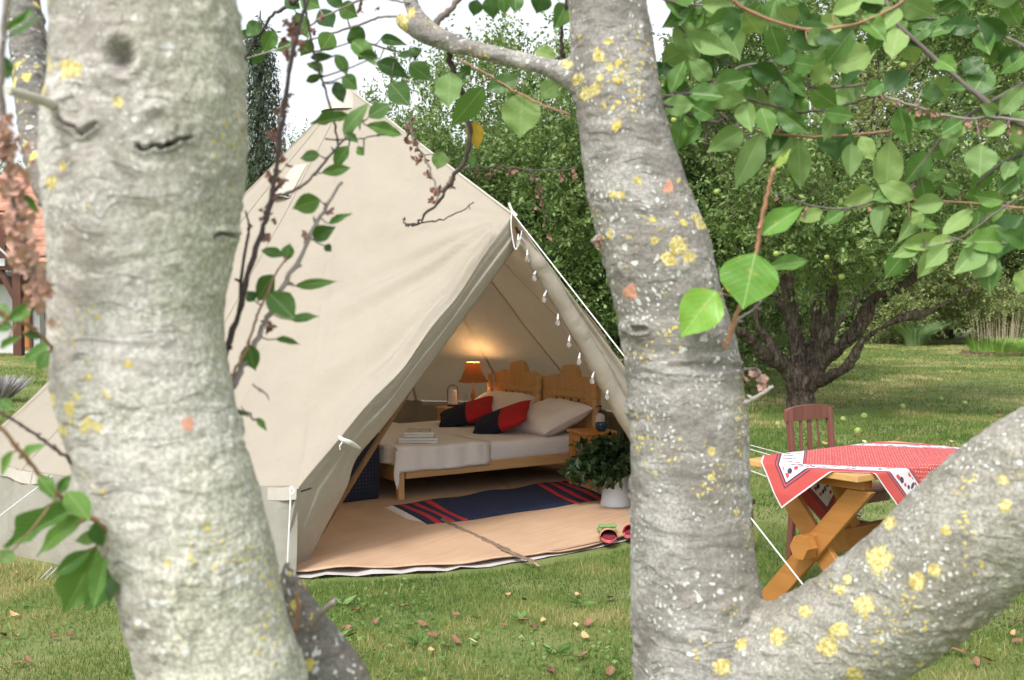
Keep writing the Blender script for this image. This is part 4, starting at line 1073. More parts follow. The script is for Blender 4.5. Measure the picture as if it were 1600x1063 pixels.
# lantern, glass
ln_ = thing('lantern', 'white cylindrical lantern with brown hoop handle, left of the lit lamp', 'lantern', (-.55, 10.36, .512))
MB().lathe([(.001, 0), (.052, 0), (.052, .012), (.045, .016), (.001, .016)], n=20).obj('base', PLASTIC, ln_, smooth=True)
MB().lathe([(.046, .017), (.046, .03), (.040, .135), (.036, .15), (.001, .152)], n=20).obj('diffuser', plain('frosted_white', (.72, .72, .76), .5, .05), ln_, smooth=True)
MB().tube([(-.046, 0, .03)] + [(.048 * -math.cos(a_), 0, .14 + .055 * math.sin(a_)) for a_ in np.linspace(0, PI, 12)] + [(.046, 0, .03)], .0045, 6).obj('handle', plain('brown_leather', (.18, .09, .05), .5), ln_, smooth=True)
gl_ = thing('water_glass', 'tall clear glass between the lantern and the lamp', 'glass', (-.415, 10.24, .512))
MB().lathe([(.001, 0), (.028, 0), (.032, .13), (.030, .13), (.026, .006), (.001, .006)], n=20).obj('tumbler', NB('clear_glass').done((.9, .92, .95), .03, Transmission_Weight=.9, IOR=1.4), gl_, smooth=True)
# things on the right table
zt = .03 + .44
bo = thing('soap_dispenser', 'white pump bottle with black head on the right bedside table', 'bottle', (.70, 8.86, zt))
MB().lathe([(.001, 0), (.034, 0), (.036, .006), (.036, .10), (.028, .118), (.014, .122), (.014, .13), (.001, .13)], n=20).obj('bottle', plain('white_bottle', (.66, .60, .60), .35, .05), bo, smooth=True)
m = MB().lathe([(.014, .131), (.016, .14), (.006, .15), (.005, .175), (.014, .178), (.014, .188), (.001, .19)], n=14); m.tube([(0, 0, .184), (-.03, -.01, .182), (-.036, -.012, .172)], .004, 6); m.obj('pump_head', PLASTIC, bo, smooth=True)
bw = thing('glass_bowl', 'small dark blue glass bowl beside the pump bottle', 'bowl', (.70, 8.73, zt))
MB().lathe([(.001, 0), (.025, 0), (.045, .02), (.052, .05), (.046, .068), (.043, .068), (.048, .05), (.041, .022), (.001, .008)], n=24).obj('bowl', NB('blue_glass').done((.05, .12, .18), .08, Transmission_Weight=.4), bw, smooth=True)

# enamel jug with a leafy bunch
jg = thing('enamel_jug', 'white enamel jug holding the dark leafy bunch beside the bedside table', 'jug', (.745, 7.98, .03))
ENM = NB('white_enamel').done((.66, .70, .76), .25)
MB().lathe([(.001, 0), (.112, 0), (.114, .006), (.108, .03), (.085, .20), (.083, .245), (.088, .25), (.080, .247), (.078, .20), (.10, .03), (.001, .01)], n=32).obj('body', ENM, jg, smooth=True)
MB().tube([(.085, 0, .21), (.13, 0, .20), (.145, 0, .14), (.11, 0, .08)], .007, 8).obj('handle', ENM, jg, smooth=True)
pb = thing('leafy_bouquet', 'dark green leafy bunch standing in the white enamel jug', 'plant', (.745, 7.98, .06))
rg = np.random.default_rng(12); m = MB(); PP, DD = [], []
for i in range(64):
    a_ = rg.uniform(0, 2 * PI); el = rg.uniform(.15, 1.3); L_ = rg.uniform(.24, .50)
    if i % 3 == 0: a_ = PI + rg.uniform(-.7, .7)
    e_ = Vector((math.cos(a_) * math.cos(el) * L_ * .72, math.sin(a_) * math.cos(el) * L_ * .7, .20 + math.sin(el) * L_ * .62 - .08 * math.cos(el)))
    mid = Vector((math.cos(a_) * .05, math.sin(a_) * .05, .23 + .1 * math.sin(el))); q = dense([(math.cos(a_) * .03, math.sin(a_) * .03, 0.02), tuple(mid), tuple(e_)], 6)
    m.tube(q, .0035, 5)
    for j in range(7, len(q)):
        for k in range(5):
            PP.append(np.array(q[j]) + rg.normal(0, .022, 3)); dv = rg.normal(size=3) + np.array([math.cos(a_), math.sin(a_), .1]); DD.append(dv / np.linalg.norm(dv))
m.obj('stem', plain('dark_stem', (.05, .07, .03), .7), pb)
PP, DD = np.array(PP), np.array(DD); LL = rg.uniform(.055, .10, len(PP))
o = link('foliage', leaf_cloud('foliage', PP, DD, LL, LL * .62, .45 + rg.normal(0, .2, len(PP)), crown_material('bouquet_leaves', (.008, .020, .008), (.018, .042, .014), (.038, .080, .022), .15, .4), rg), pb); o['kind'] = 'stuff'

# striped rug
rc = [gnd(613, 790, .04), gnd(668, 820, .04), gnd(950, 779, .04), gnd(884, 750, .04)]   # near-left end, front-left, front-right, back-right
rgt = thing('striped_rug', 'navy blue woven rug with red stripes at both ends and white fringe', 'rug', tuple(rc[1]))
RUGN = plain('navy_weave', (.018, .028, .075), .95, .8, 160, .3); RUGR = plain('red_weave', (.50, .035, .04), .95, .8, 160, .2)
def rug_pt(s_, t, dz=0):
    a_ = rc[1].lerp(rc[2], s_); b_ = rc[0].lerp(rc[3], s_)
    p = a_.lerp(b_, t); return p + Vector((.01 * math.sin(s_ * 13 + t * 3), .014 * math.sin(s_ * 15 + 1), .006 * math.sin(s_ * 21) * math.sin(t * 5) + dz))
def rug_part(s0, s1, mat, name, n=14):
    V, F = [], []
    for i in range(n + 1):
        for j in range(17): V.append(rug_pt(s0 + (s1 - s0) * i / n, j / 16))
    for i in range(n):
        for j in range(16): a_ = i * 17 + j; F.append((a_, a_ + 17, a_ + 18, a_ + 1))
    o = wobj(name, V, F, mat, rgt); o.modifiers.new('t', 'SOLIDIFY').thickness = .007; return o
cuts = [0, .035, .065, .10, .13, .165, .20, .80, .83, .87, .90, .94, .97, 1.0]
for k in range(len(cuts) - 1): rug_part(cuts[k], cuts[k + 1], RUGR if k in (1, 3, 5, 7, 9, 11) else RUGN, 'stripe' if k != 6 else 'field', 40 if k == 6 else 3)
m = MB()
for s_, sg in ((0, -1), (1, 1)):
    for j in range(90):
        p = rug_pt(s_, j / 89, -.004); e_ = (rc[2] - rc[1]).normalized() * sg * (.05 + .02 * math.sin(j * 2.3)) + Vector((0, .012 * math.sin(j * 1.7), -.006)); m.tube([p, p + e_], .0026, 4)
o = m.obj('fringe', plain('cream_fringe', (.62, .56, .48), .9), rgt, world=True); o['kind'] = 'stuff'

# slippers
SL1 = plain('red_felt', (.52, .06, .08), .9, .6, 120, .25); SL2 = plain('dark_red_insole', (.16, .02, .03), .9, .5, 120, .2); SLS = plain('pink_sole', (.62, .13, .15), .7, .2)
b = NB('patterned_strap'); v = b.coord(); c = b.mix(b.step(b.vor(v, 70), .45, .3), (.36, .30, .16), (.55, .06, .09)); STRP = b.done(c, .9, b.bump(b.noise(v, 200), .5, .002))
for k, (px, py, rz, lab, top) in enumerate([(953, 848, .0, 'open-toed red slipper with patterned strap at the mat edge, the left one of the pair', STRP), (979, 840, -.5, 'red slipper half hidden by the upright trunk, right one of the pair', SL1)]):
    g = gnd(px, py, .045); t = thing('slipper', lab, 'slipper', (g.x, g.y, .042), rz, 'pair of slippers')
    out = [(.045 * math.cos(a_) * (1.0 + .12 * math.sin(a_)), .12 + .12 * math.sin(a_) + 0 * a_) for a_ in np.linspace(0, 2 * PI, 24, endpoint=False)]
    m = MB(); n = 24; m.add([(x, y, 0) for x, y in out] + [(x, y, .016) for x, y in out], [tuple(reversed(range(n))), tuple(range(n, 2 * n))] + [(i, (i + 1) % n, (i + 1) % n + n, i + n) for i in range(n)]); m.obj('sole', SLS, t, smooth=True)
    m = MB(); m.add([(x * .86, .12 + (y - .12) * .9, .0165) for x, y in out] + [(x * .86, .12 + (y - .12) * .9, .024 + (.03 if y > .2 else 0)) for x, y in out], [tuple(range(n, 2 * n))] + [(i, (i + 1) % n, (i + 1) % n + n, i + n) for i in range(n)]); m.obj('insole', SL2, t, smooth=True)
    V, F = [], []
    for i in range(13):
        a_ = PI * i / 12
        for j in range(7):
            y = .075 + .163 * j / 6; r_ = .046 * (1 - .45 * (j / 6) ** 2.5); V.append((-r_ * math.cos(a_), y, .010 + (.056 - .030 * (j / 6) ** 2) * math.sin(a_) ** .8))
    F = [(i * 7 + j, i * 7 + j + 1, i * 7 + j + 8, i * 7 + j + 7) for i in range(12) for j in range(6)]
    t.scale = (1.15, .95, 1.0)
    o = link('upper', mesh_data('upper', V, F, top), t); o.modifiers.new('t', 'SOLIDIFY').thickness = .005
g = gnd(951, 836, .045); gp = thing('folded_flannel', 'small green folded cloth lying right behind the left slipper', 'cloth', (g.x, g.y + .14, .042), .1)
MB().box(-.06, .06, -.03, .03, 0, .022, b=.008).box(-.05, .062, -.026, .03, .0225, .04, b=.008).obj('cloth', plain('green_cloth', (.20, .34, .12), .9, .6, 90, .2), gp, smooth=True)
# navy dotted storage box
b = NB('dotted_navy'); v = b.coord(); mp = b.map(v, (38, 38, 38)); d_ = b.vor(mp, 1, 'F1', 0, 0.0)
c = b.mix(b.step(d_, .16, .10), (.014, .017, .034), (.10, .11, .15)); DOT = b.done(c, .85, b.bump(b.noise(v, 6, 4), .5, .02))
bx = local_thing('storage_chest', 'dark navy dotted cloth-covered box at the foot of the bed behind the left flap', 'box', -.36, .12, 0)
v_, f_ = cloth_box(-.28, .27, -.0, .40, .004, .53, .015, amp=.006, seed=9); MB().add(v_, f_).obj('cloth_cover', DOT, bx, smooth=True)
# ================================================================ garden table
OCH = wood('ochre_painted_wood', (.34, .145, .035), (.45, .205, .055), 1, 3, .45, .12); OCH_T = wood('ochre_table_top', (.55, .30, .10), (.64, .38, .16), 0, 3, .4, .12)
T0 = Vector((1.14, 5.46, 0)); TZ = math.atan2(.59, .807); TL, TW, TH = 1.20, .66, .72
# local frame: x along the table (away), y across to the right (negative y = right)
table = thing('garden_table', 'ochre wooden table on crossed legs under the red cloth, in front of the apple tree', 'table', tuple(T0), TZ)
for k in range(3): MB().box(0, TL, -(k + 1) * TW / 3 + .0015, -k * TW / 3 - .0015, TH - .032, TH, b=.004).obj('plank', OCH_T, table)
for x in (.14, TL - .14):
    MB().box(x - .035, x + .035, -TW + .05, -.05, TH - .085, TH - .0325, b=.005).obj('crossbar', OCH, table)
    for sg in (1, -1):
        yT, yB = (-.07, -TW + .05) if sg > 0 else (-TW + .07, -.04)
        o = MB().beam((x + sg * .017, yT, TH - .088), (x + sg * .017, yB, -.01), .034, .105, up=(1, 0, 0), bev=.006)
        # rotate profile: wide side across, thin side along the table
        mm_ = MB(); a_, b_ = Vector((x + sg * .018, yT, TH - .087)), Vector((x + sg * .018, yB, 0)); d_ = (b_ - a_)
        n_ = Vector((0, -d_.z, d_.y)).normalized() * .052
        pts = [a_ - n_, a_ + n_, b_ + n_, b_ - n_]
        for p in pts[:2]: p.z = TH - .087
        for p in pts[2:]: p.z = 0.0
        kx = n_.length ** 2 / abs(n_.y) if abs(n_.y) > 1e-6 else 0
        pts = [Vector((a_.x, a_.y - kx, a_.z)), Vector((a_.x, a_.y + kx, a_.z)), Vector((a_.x, b_.y + kx, 0)), Vector((a_.x, b_.y - kx, 0))]
        tx = .0165
        mm_.add([p + Vector((-tx, 0, 0)) for p in pts] + [p + Vector((tx, 0, 0)) for p in pts], [(0, 1, 2, 3), (7, 6, 5, 4)] + [(i, i + 4, (i + 1) % 4 + 4, (i + 1) % 4) for i in range(4)])
        o = mm_.obj('leg', OCH, table); bv = o.modifiers.new('b', 'BEVEL'); bv.width = .005; bv.segments = 2
zc_ = TH * .47
MB().box(-.03 + .06, TL - .03, -TW / 2 - .024, -TW / 2 + .024, zc_ - .055, zc_ + .055, b=.006).obj('stretcher', OCH, table)
for x in (.035, TL - .035):
    hx_ = [(.0 + .052 * math.cos(a_), .06 * math.sin(a_)) for a_ in np.linspace(0, 2 * PI, 7)[:-1]]
    v_ = [(x - .03, -TW / 2 + p, zc_ + q) for p, q in hx_] + [(x + .045, -TW / 2 + p, zc_ + q) for p, q in hx_]
    MB().add(v_, [tuple(range(6)), tuple(reversed(range(6, 12)))] + [(i, i + 6, (i + 1) % 6 + 6, (i + 1) % 6) for i in range(6)]).obj('tenon_cap', OCH, table)
# bent brace from the stretcher to the top
for x0, x1 in ((.17, .42), (TL - .17, TL - .42)):
    MB().beam((x1, -TW / 2, zc_ + .05), (x0 + (.10 if x0 < x1 else -.10), -TW / 2, TH - .09), .03, .06).obj('brace', OCH, table)

# tablecloth laid askew, corners hanging
tcl = thing('tablecloth', 'red and white tablecloth with dots and a cherry border, laid askew on the ochre table', 'tablecloth', tuple(T0), TZ)
CL = 1.17; c0 = np.array([-.21, .27]); e1, e2 = np.array([.62, .785]), np.array([.785, -.62])
V, F, U = [], [], []; n = 120; rr_ = .012
for i in range(n + 1):
    for j in range(n + 1):
        u, v = i / n, j / n; s_, t = c0 + e1 * u * CL + e2 * v * CL
        qs, qt = min(max(s_, 0), TL), min(max(t, 0), TW); e = math.hypot(s_ - qs, t - qt)
        z = TH + .004 + .0015 * math.sin(s_ * 9) * math.sin(t * 7); x, y = s_, t
        if e > 1e-6:
            ox, oy = (s_ - qs) / e, (t - qt) / e
            if e < rr_ * 1.57: a_ = e / rr_; x, y, z = qs + ox * (rr_ * math.sin(a_) + .002), qt + oy * (rr_ * math.sin(a_) + .002), TH + .004 - rr_ * (1 - math.cos(a_))
            else:
                h = e - rr_ * 1.57; w_ = (.010 * math.sin((s_ * oy + t * -ox) * 26 + 1) + .07) * min(1, h / .12) * .35 + .02 * h
                x, y, z = qs + ox * (rr_ + .002 + w_), qt + oy * (rr_ + .002 + w_), TH + .004 - rr_ - h
        V.append((x, -y, z)); U.append((u, v))
for i in range(n):
    for j in range(n): a_ = i * (n + 1) + j; F.append((a_, a_ + 1, a_ + n + 2, a_ + n + 1))
b = NB('cherry_cloth'); uv = b.coord('UV'); x = b.sep(uv)
def edge(s_): return b.math('MINIMUM', s_, b.math('SUBTRACT', 1.0, s_))
d_ = b.math('MULTIPLY', b.math('MINIMUM', edge(x[0]), edge(x[1])), CL)
def band(lo, hi, e=.0008): return b.math('MULTIPLY', b.step(d_, lo - e, lo + e), b.step(d_, hi + e, hi - e))
REDC, WHC, NVC = (.56, .075, .065), (.74, .72, .74), (.045, .03, .09)
c = b.mix(0, REDC, REDC)
# centre: dots on red, fading to a lighter washed middle
g_ = b.map(uv, (62, 62, 62), (0, 0, R(45))); dots = b.step(b.vor(g_, 1, 'F1', 0, .15), .20, .13)
c = b.mix(b.math('MULTIPLY', dots, b.step(d_, .213, .216)), c, WHC)
g2 = b.map(uv, (30, 30, 30), (0, 0, R(45)), (.5, .5, 0)); dd = b.step(b.vor(g2, 1, 'F1', 0, .1), .13, .10)
c = b.mix(b.math('MULTIPLY', dd, b.step(d_, .213, .216)), c, NVC)
c = b.mix(band(-.01, .007), c, WHC)
c = b.mix(band(.066, .072), c, NVC); c = b.mix(band(.080, .088), c, NVC)
c = b.mix(band(.088, .195), c, WHC)
c = b.mix(band(.195, .200), c, NVC); c = b.mix(band(.206, .209), c, NVC)
def motif(scale, off, r0, colr, c, sx=0.0, sy=0.0, stretch=1.0):
    q = b.map(uv, (scale, scale * stretch, 1), (0, 0, 0), off); dv = b.vor(q, 1, 'F1', 0, .35)
    return b.mix(b.math('MULTIPLY', b.step(dv, r0, r0 - .03), band(.100, .186)), c, colr)
c = motif(20, (0, 0, 0), .27, (.04, .03, .10), c)
c = motif(20, (.42, .18, 0), .26, (.62, .05, .06), c)
c = motif(24, (.2, .7, 0), .20, (.06, .05, .10), c, stretch=.45)
nz = b.noise(uv, 9, 4, .6)
TCM = b.done(b.mix(b.math('MULTIPLY', nz, .08), c, (.75, .6, .6)), .8, b.bump(nz, .3, .01, b.bump(b.noise(uv, 420, 2), .15, .001)))
TCM = b.translucent(c, .12)
link('cloth', mesh_data('cloth', V, F, TCM, uv=U), tcl)

# ---- chair behind the table
CH = wood('red_brown_wood', (.13, .048, .036), (.22, .088, .066), 2, 4, .45)
C0 = Vector((1.60, 6.36, 0)); CZ = TZ
ch = thing('wooden_chair', 'dark red brown wooden chair with slatted back, facing the far side of the table', 'chair', tuple(C0), CZ)
# local x along the back, -y forward to the table
W_ = .40
for x in (0.018, W_ - .018):
    MB().beam((x, .03, 0), (x, 0, .46), .034, .036).obj('rear_leg', CH, ch)
    MB().beam((x, 0, .462), (x * .97 + .006, .05, .86), .032, .034).obj('back_post', CH, ch)
    MB().beam((x, -.385, 0), (x, -.385, .425), .036, .036).obj('front_leg', CH, ch)
    MB().box(x - .01, x + .01, -.366, -.02, .20, .225, b=.003).obj('side_stretcher', CH, ch)
pl_ = [(0 - .002, .80), (W_ + .002, .80), (W_ + .002, .86)] + [(W_ / 2 + W_ / 2 * math.cos(a_), .86 + .028 * math.sin(a_)) for a_ in np.linspace(.15, PI - .15, 9)] + [(-.002, .86)]
MB().prism(pl_, .035, .062).obj('crest_rail', CH, ch)
MB().box(.035, W_ - .035, .018, .038, .50, .54, b=.004).obj('lower_rail', CH, ch)
for k, (a0, a1) in enumerate([(.125, .115), (.2, .2), (.275, .285)]):
    MB().beam((a1, .03, .54), (a0, .048, .80), .018 if k != 1 else .034, .012).obj('slat', CH, ch)
MB().box(-.005, W_ + .005, -.41, .02, .43, .455, b=.008).obj('seat', CH, ch)
MB().box(.04, W_ - .04, -.395, -.375, .375, .428, b=.003).obj('apron', CH, ch)
MB().box(.038, W_ - .038, -.20, -.18, .20, .225, b=.003).obj('stretcher', CH, ch)
sg_ = thing('wooden_stool', 'dark low wooden stool peeping out right beside the upright trunk, left of the table', 'stool', (1.21, 6.62, 0), .35)
DW = wood('dark_brown_wood', (.06, .03, .02), (.12, .055, .035), 2, 4, .5)
MB().box(-.17, .17, -.17, .17, .30, .33, b=.006).obj('seat', DW, sg_)
for x in (-.14, .14):
    for y in (-.14, .14): MB().box(x - .02, x + .02, y - .02, y + .02, 0, .2995, b=.003).obj('leg', DW, sg_)

# ================================================================ litter on the lawn
def dry_leaf(seed, c_):
    rn = random.Random(seed); V, F = [], []
    for i in range(7):
        t = i / 6; w_ = math.sin(PI * min(1, t * .96 + .03)) ** .8 * .30
        for k in (-1, -.4, .4, 1):
            V.append((k * w_, t - .5, .10 * abs(k) ** 1.3 * (.6 + .8 * rn.random()) + .10 * math.sin(t * 5 + seed) + .03))
    for i in range(6):
        for k in range(3): a_ = i * 4 + k; F.append((a_, a_ + 1, a_ + 5, a_ + 4))
    return mesh_data('dry_leaf', V, F, c_)
DL = [dry_leaf(1, plain('rust_leaf', (.25, .13, .08), .8, .4, 4, .4)), dry_leaf(2, plain('tan_leaf', (.52, .33, .16), .8, .4, 4, .3)), dry_leaf(3, plain('brown_leaf', (.17, .085, .05), .85, .4, 4, .4)), dry_leaf(4, plain('straw_leaf', (.62, .55, .34), .8, .4, 4, .2))]
rn = random.Random(11)
spots = [(22, 968, 1), (43, 1040, 0), (820, 944, 2), (743, 973, 0), (712, 967, 0), (786, 984, 0), (660, 983, 0), (585, 980, 0), (738, 1010, 3), (676, 1025, 1), (700, 1019, 0), (712, 1009, 0), (676, 1000, 0), (548, 1001, 2), (953, 941, 0), (910, 1033, 0), (952, 1059, 0), (1520, 1028, 0), (630, 955, 2), (505, 982, 2), (25, 903, 1), (110, 1000, 2), (1478, 1025, 3), (860, 1058, 2), (900, 985, 3), (1160, 600, 1)]
for _ in range(60):
    spots.append((rn.uniform(1170, 1600), 545 + (rn.random() ** 1.3) * 170, rn.randrange(4)))
for _ in range(9): spots.append((rn.uniform(500, 980), rn.uniform(925, 1060), rn.choice((0, 2, 1))))
for _ in range(6): spots.append((rn.uniform(0, 170), rn.uniform(910, 1060), rn.choice((0, 2, 1))))
for _ in range(6): spots.append((rn.uniform(1450, 1600), rn.uniform(960, 1060), rn.choice((0, 2, 1))))
LAB = ['rust coloured dry leaf lying on the lawn', 'tan dry leaf lying on the lawn', 'dark brown dry leaf lying on the lawn', 'straw yellow dry leaf lying on the lawn']
litter = []
for px, py, k in spots:
    g = gnd(px, py)
    if (g.x - TC[0]) ** 2 + (g.y - TC[1]) ** 2 < 2.8 ** 2: continue
    far = g.y > 9
    L_ = rn.uniform(.045, .07) * (1 if not far else 1.25)
    o = link('fallen_leaf', DL[k]); o.location = g + Vector((0, 0, .022)); o.rotation_euler = (rn.uniform(-.35, .35), rn.uniform(-.5, .5), rn.uniform(0, 6.28)); o.scale = (L_ * rn.uniform(.5, 1), L_, L_)
    reg = ('grass before the tent', 'A') if 480 < px < 985 else (('grass by the left trunk', 'B') if px < 480 else (('grass below the limb', 'C') if py > 740 else ('lawn past the table', 'D')))
    litter.append((reg, k, px, o))
ORD = ['leftmost', 'second from left', 'third from left', 'fourth from left', 'fifth from left', 'sixth from left', 'seventh from left', 'eighth from left', 'ninth from left', 'tenth from left', 'eleventh from left', 'twelfth from left', 'thirteenth from left', 'fourteenth from left', 'fifteenth from left', 'sixteenth from left', 'seventeenth from left', 'eighteenth from left', 'nineteenth from left', 'twentieth from left'] + ['twenty-' + q + ' from left' for q in ('first', 'second', 'third', 'fourth', 'fifth', 'sixth', 'seventh', 'eighth', 'ninth')] + ['rightmost'] * 40
COLN = ['rust coloured', 'tan', 'dark brown', 'straw yellow']
cnt = {}
for reg, k, px, o in sorted(litter, key=lambda q: (q[0], q[1], q[2])):
    i = cnt.get((reg, k), 0); cnt[(reg, k)] = i + 1
    tag(o, '%s dry leaf on the %s, %s' % (COLN[k], reg[0], ORD[i]), 'leaf', 'dry leaves fallen on the lawn')
for i, (px, py) in enumerate(sorted([(1317, 660), (1340, 679), (1292, 655), (1180, 586), (1410, 640), (1470, 628), (1350, 655), (1507, 634), (1215, 668)])):
    g = gnd(px, py); o = link('fallen_apple', APPLE); o.location = g + Vector((0, 0, .04)); s_ = rn.uniform(.9, 1.2); o.scale = (s_,) * 3; o.rotation_euler = (rn.uniform(0, 3), rn.uniform(0, 3), 0)
    tag(o, 'green windfall apple near the old apple tree, %s' % ORD[i], 'apple', 'green windfall apples on the lawn')

# ================================================================ near trees
def to_mesh_np(o):
    dg = bpy.context.evaluated_depsgraph_get(); me = bpy.data.meshes.new_from_object(o.evaluated_get(dg)); return me
def trunk_mesh(name, tubes, voxel, mat, root, seed, crust, knots=(), lichens=()):
    "union of tapering tubes -> voxel remesh -> real bark relief. tubes: lists of (px,py,rpx,Y)"
    m = MB()
    for tb in tubes:
        q = dense([tuple(at(a_, b_, Y)) + (r / FPX * Y,) for a_, b_, r, Y in tb], 8)
        m.tube([p[:3] for p in q], [max(.002, p[3]) for p in q], 40)
    tmp = link('tmp', mesh_data('tmp', m.v, m.f, mat))
    md = tmp.modifiers.new('r', 'REMESH'); md.mode = 'VOXEL'; md.voxel_size = voxel; md.use_smooth_shade = True
    sm = tmp.modifiers.new('s', 'SMOOTH'); sm.iterations = 14; sm.factor = .6
    sb = tmp.modifiers.new('d', 'SUBSURF'); sb.levels = 1; sb.render_levels = 1
    me = to_mesh_np(tmp); bpy.data.objects.remove(tmp); me.name = name
    n = len(me.vertices); co = np.empty(n * 3, np.float32); me.vertices.foreach_get('co', co); co = co.reshape(-1, 3).astype(np.float64)
    no = np.empty(n * 3, np.float32); me.vertices.foreach_get('normal', no); no = no.reshape(-1, 3).astype(np.float64)
    warp = np.stack([vnoise(co * 14, seed + i) for i in range(3)], 1) * .02
    cw = co + warp
    co0 = co.copy()
    d = .0042 * fbm(co * 7, 2, seed) + .0008 * fbm(cw * np.array([14, 14, 75]), 3, seed + 20) + .0010 * fbm(co * 60, 2, seed + 30) + .0006 * fbm(co * 150, 2, seed + 40)
    lump = vnoise(co * 75, seed + 60); cl = np.clip(vnoise(co * 11, seed + 70) * 1.6 + crust, 0, 1)
    d += cl * np.clip(lump - .12, 0, 1) * .007
    cav = np.zeros(n)
    z_ = co0[:, 2] - CAMH; f_ = co0[:, 1] * CP - z_ * SP; PX = 800 + FPX * co0[:, 0] / f_; PY = 531.5 - FPX * (co0[:, 1] * SP + z_ * CP) / f_
    front = (no[:, 0] * co0[:, 0] + no[:, 1] * co0[:, 1] + no[:, 2] * z_) < 0
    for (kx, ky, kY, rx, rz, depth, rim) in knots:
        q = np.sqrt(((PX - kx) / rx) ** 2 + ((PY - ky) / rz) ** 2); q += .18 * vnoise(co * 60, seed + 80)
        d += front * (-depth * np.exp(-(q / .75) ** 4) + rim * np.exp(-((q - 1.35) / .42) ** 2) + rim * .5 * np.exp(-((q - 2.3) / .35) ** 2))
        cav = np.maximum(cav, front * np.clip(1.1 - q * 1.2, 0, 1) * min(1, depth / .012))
    co = co + no * d[:, None]
    co -= np.array(origin_of(root))
    me.vertices.foreach_set('co', co.astype(np.float32).ravel()); me.update()
    lic = np.zeros(n)
    for (kx, ky, r_, kY) in lichens:
        sg = -1 if r_ < 0 else 1
        q = np.hypot(PX - kx, PY - ky) / abs(r_); w_ = front * np.clip(1.35 - q, 0, 1) ; lic = np.where(w_ > np.abs(lic), sg * w_, lic)
    l_ = me.attributes.new('lichen', 'FLOAT', 'POINT'); l_.data.foreach_set('value', lic.astype(np.float32))
    a_ = me.attributes.new('cavity', 'FLOAT', 'POINT'); a_.data.foreach_set('value', cav.astype(np.float32))
    me.materials.clear(); me.materials.append(mat)
    me.polygons.foreach_set('use_smooth', [True] * len(me.polygons))
    return link(name, me, root)

# left tree
YL = 1.18
gl0 = at(560, 2400, 1.30); LT = Vector((gl0.x, gl0.y, 0))
left = thing('cherry_tree', 'thick pale lichened tree trunk with a knot hole, filling the left foreground', 'tree', tuple(LT))
BK_L = bark_material('left_bark', (.44, .415, .38), (.70, .675, .63), (.47, .48, .36), .6, .42, .6, at(250, 500, YL).x - LT.x + .0, (.27, .24, .20))
lt = [(215, -900, 80, YL + .3), (222, -300, 118, YL + .05), (223, -100, 135, YL), (224, 0, 141, YL), (230, 100, 145, YL), (227, 200, 152, YL), (224, 300, 151, YL), (221, 400, 140, YL), (214, 500, 132, YL), (222, 590, 137, YL), (250, 700, 130, YL), (281, 800, 126, YL), (309, 900, 124, YL), (335, 1000, 122, YL), (350, 1063, 124, YL), (400, 1300, 128, YL + .02), (460, 1700, 138, YL + .05), (540, 2200, 165, YL + .1), (565, 2480, 215, YL + .12)]
low = [(447, 872, 8, 1.36), (453, 910, 20, 1.36), (474, 965, 33, 1.36), (500, 1020, 48, 1.36), (530, 1090, 58, 1.36), (560, 1250, 66, 1.36), (570, 1500, 80, 1.35), (560, 1900, 105, 1.32), (560, 2400, 150, 1.30)]
upl = [(0, -220, 16, 1.7), (30, -60, 20, 1.62), (44, 60, 25, 1.58), (52, 150, 27, 1.52), (62, 240, 27, 1.44), (95, 330, 24, 1.32), (150, 430, 30, 1.24)]
knots = [(190, 90, YL, 22, 26, .012, .004), (108, 172, YL, 20, 20, .002, .003), (245, 190, YL, 20, 18, .001, .003)]
cr = [(x, y + 2 * math.sin(x * .2), YL, 5.5, 3.4, .011, .001) for x, y in [tuple(p) for path in ([(90, 186), (102, 193), (112, 197), (124, 210), (134, 203), (148, 195)], [(215, 229), (224, 233), (238, 229), (252, 230), (262, 224), (270, 226), (283, 217), (297, 214)], [(338, 372), (350, 364), (364, 370)]) for p in dense(path, 3)]]
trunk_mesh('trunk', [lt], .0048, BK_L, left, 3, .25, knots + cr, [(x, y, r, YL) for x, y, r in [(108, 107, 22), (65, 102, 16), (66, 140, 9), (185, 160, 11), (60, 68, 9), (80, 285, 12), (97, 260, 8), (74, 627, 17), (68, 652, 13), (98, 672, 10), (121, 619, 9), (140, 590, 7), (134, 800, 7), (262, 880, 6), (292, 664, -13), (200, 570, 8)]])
BK_D = bark_material('limb_bark', (.15, .145, .13), (.27, .265, .24), (.20, .21, .12), .4, .85, .7, 0)
trunk_mesh('limb', [low], .0048, BK_D, left, 5, .1)
trunk_mesh('limb', [upl], .0048, BK_D, left, 6, .1)  # darker bark puts the shadow on this upper limb into its colour
MB().tube([tuple(at(100, 170, 1.13)), tuple(at(60, 155, 1.06)), tuple(at(12, 141, 1.02))], [.006, .0045, .004], 10).obj('broken_twig', plain('pale_twig', (.55, .53, .46), .85, .4, 80), left, smooth=True, world=True)

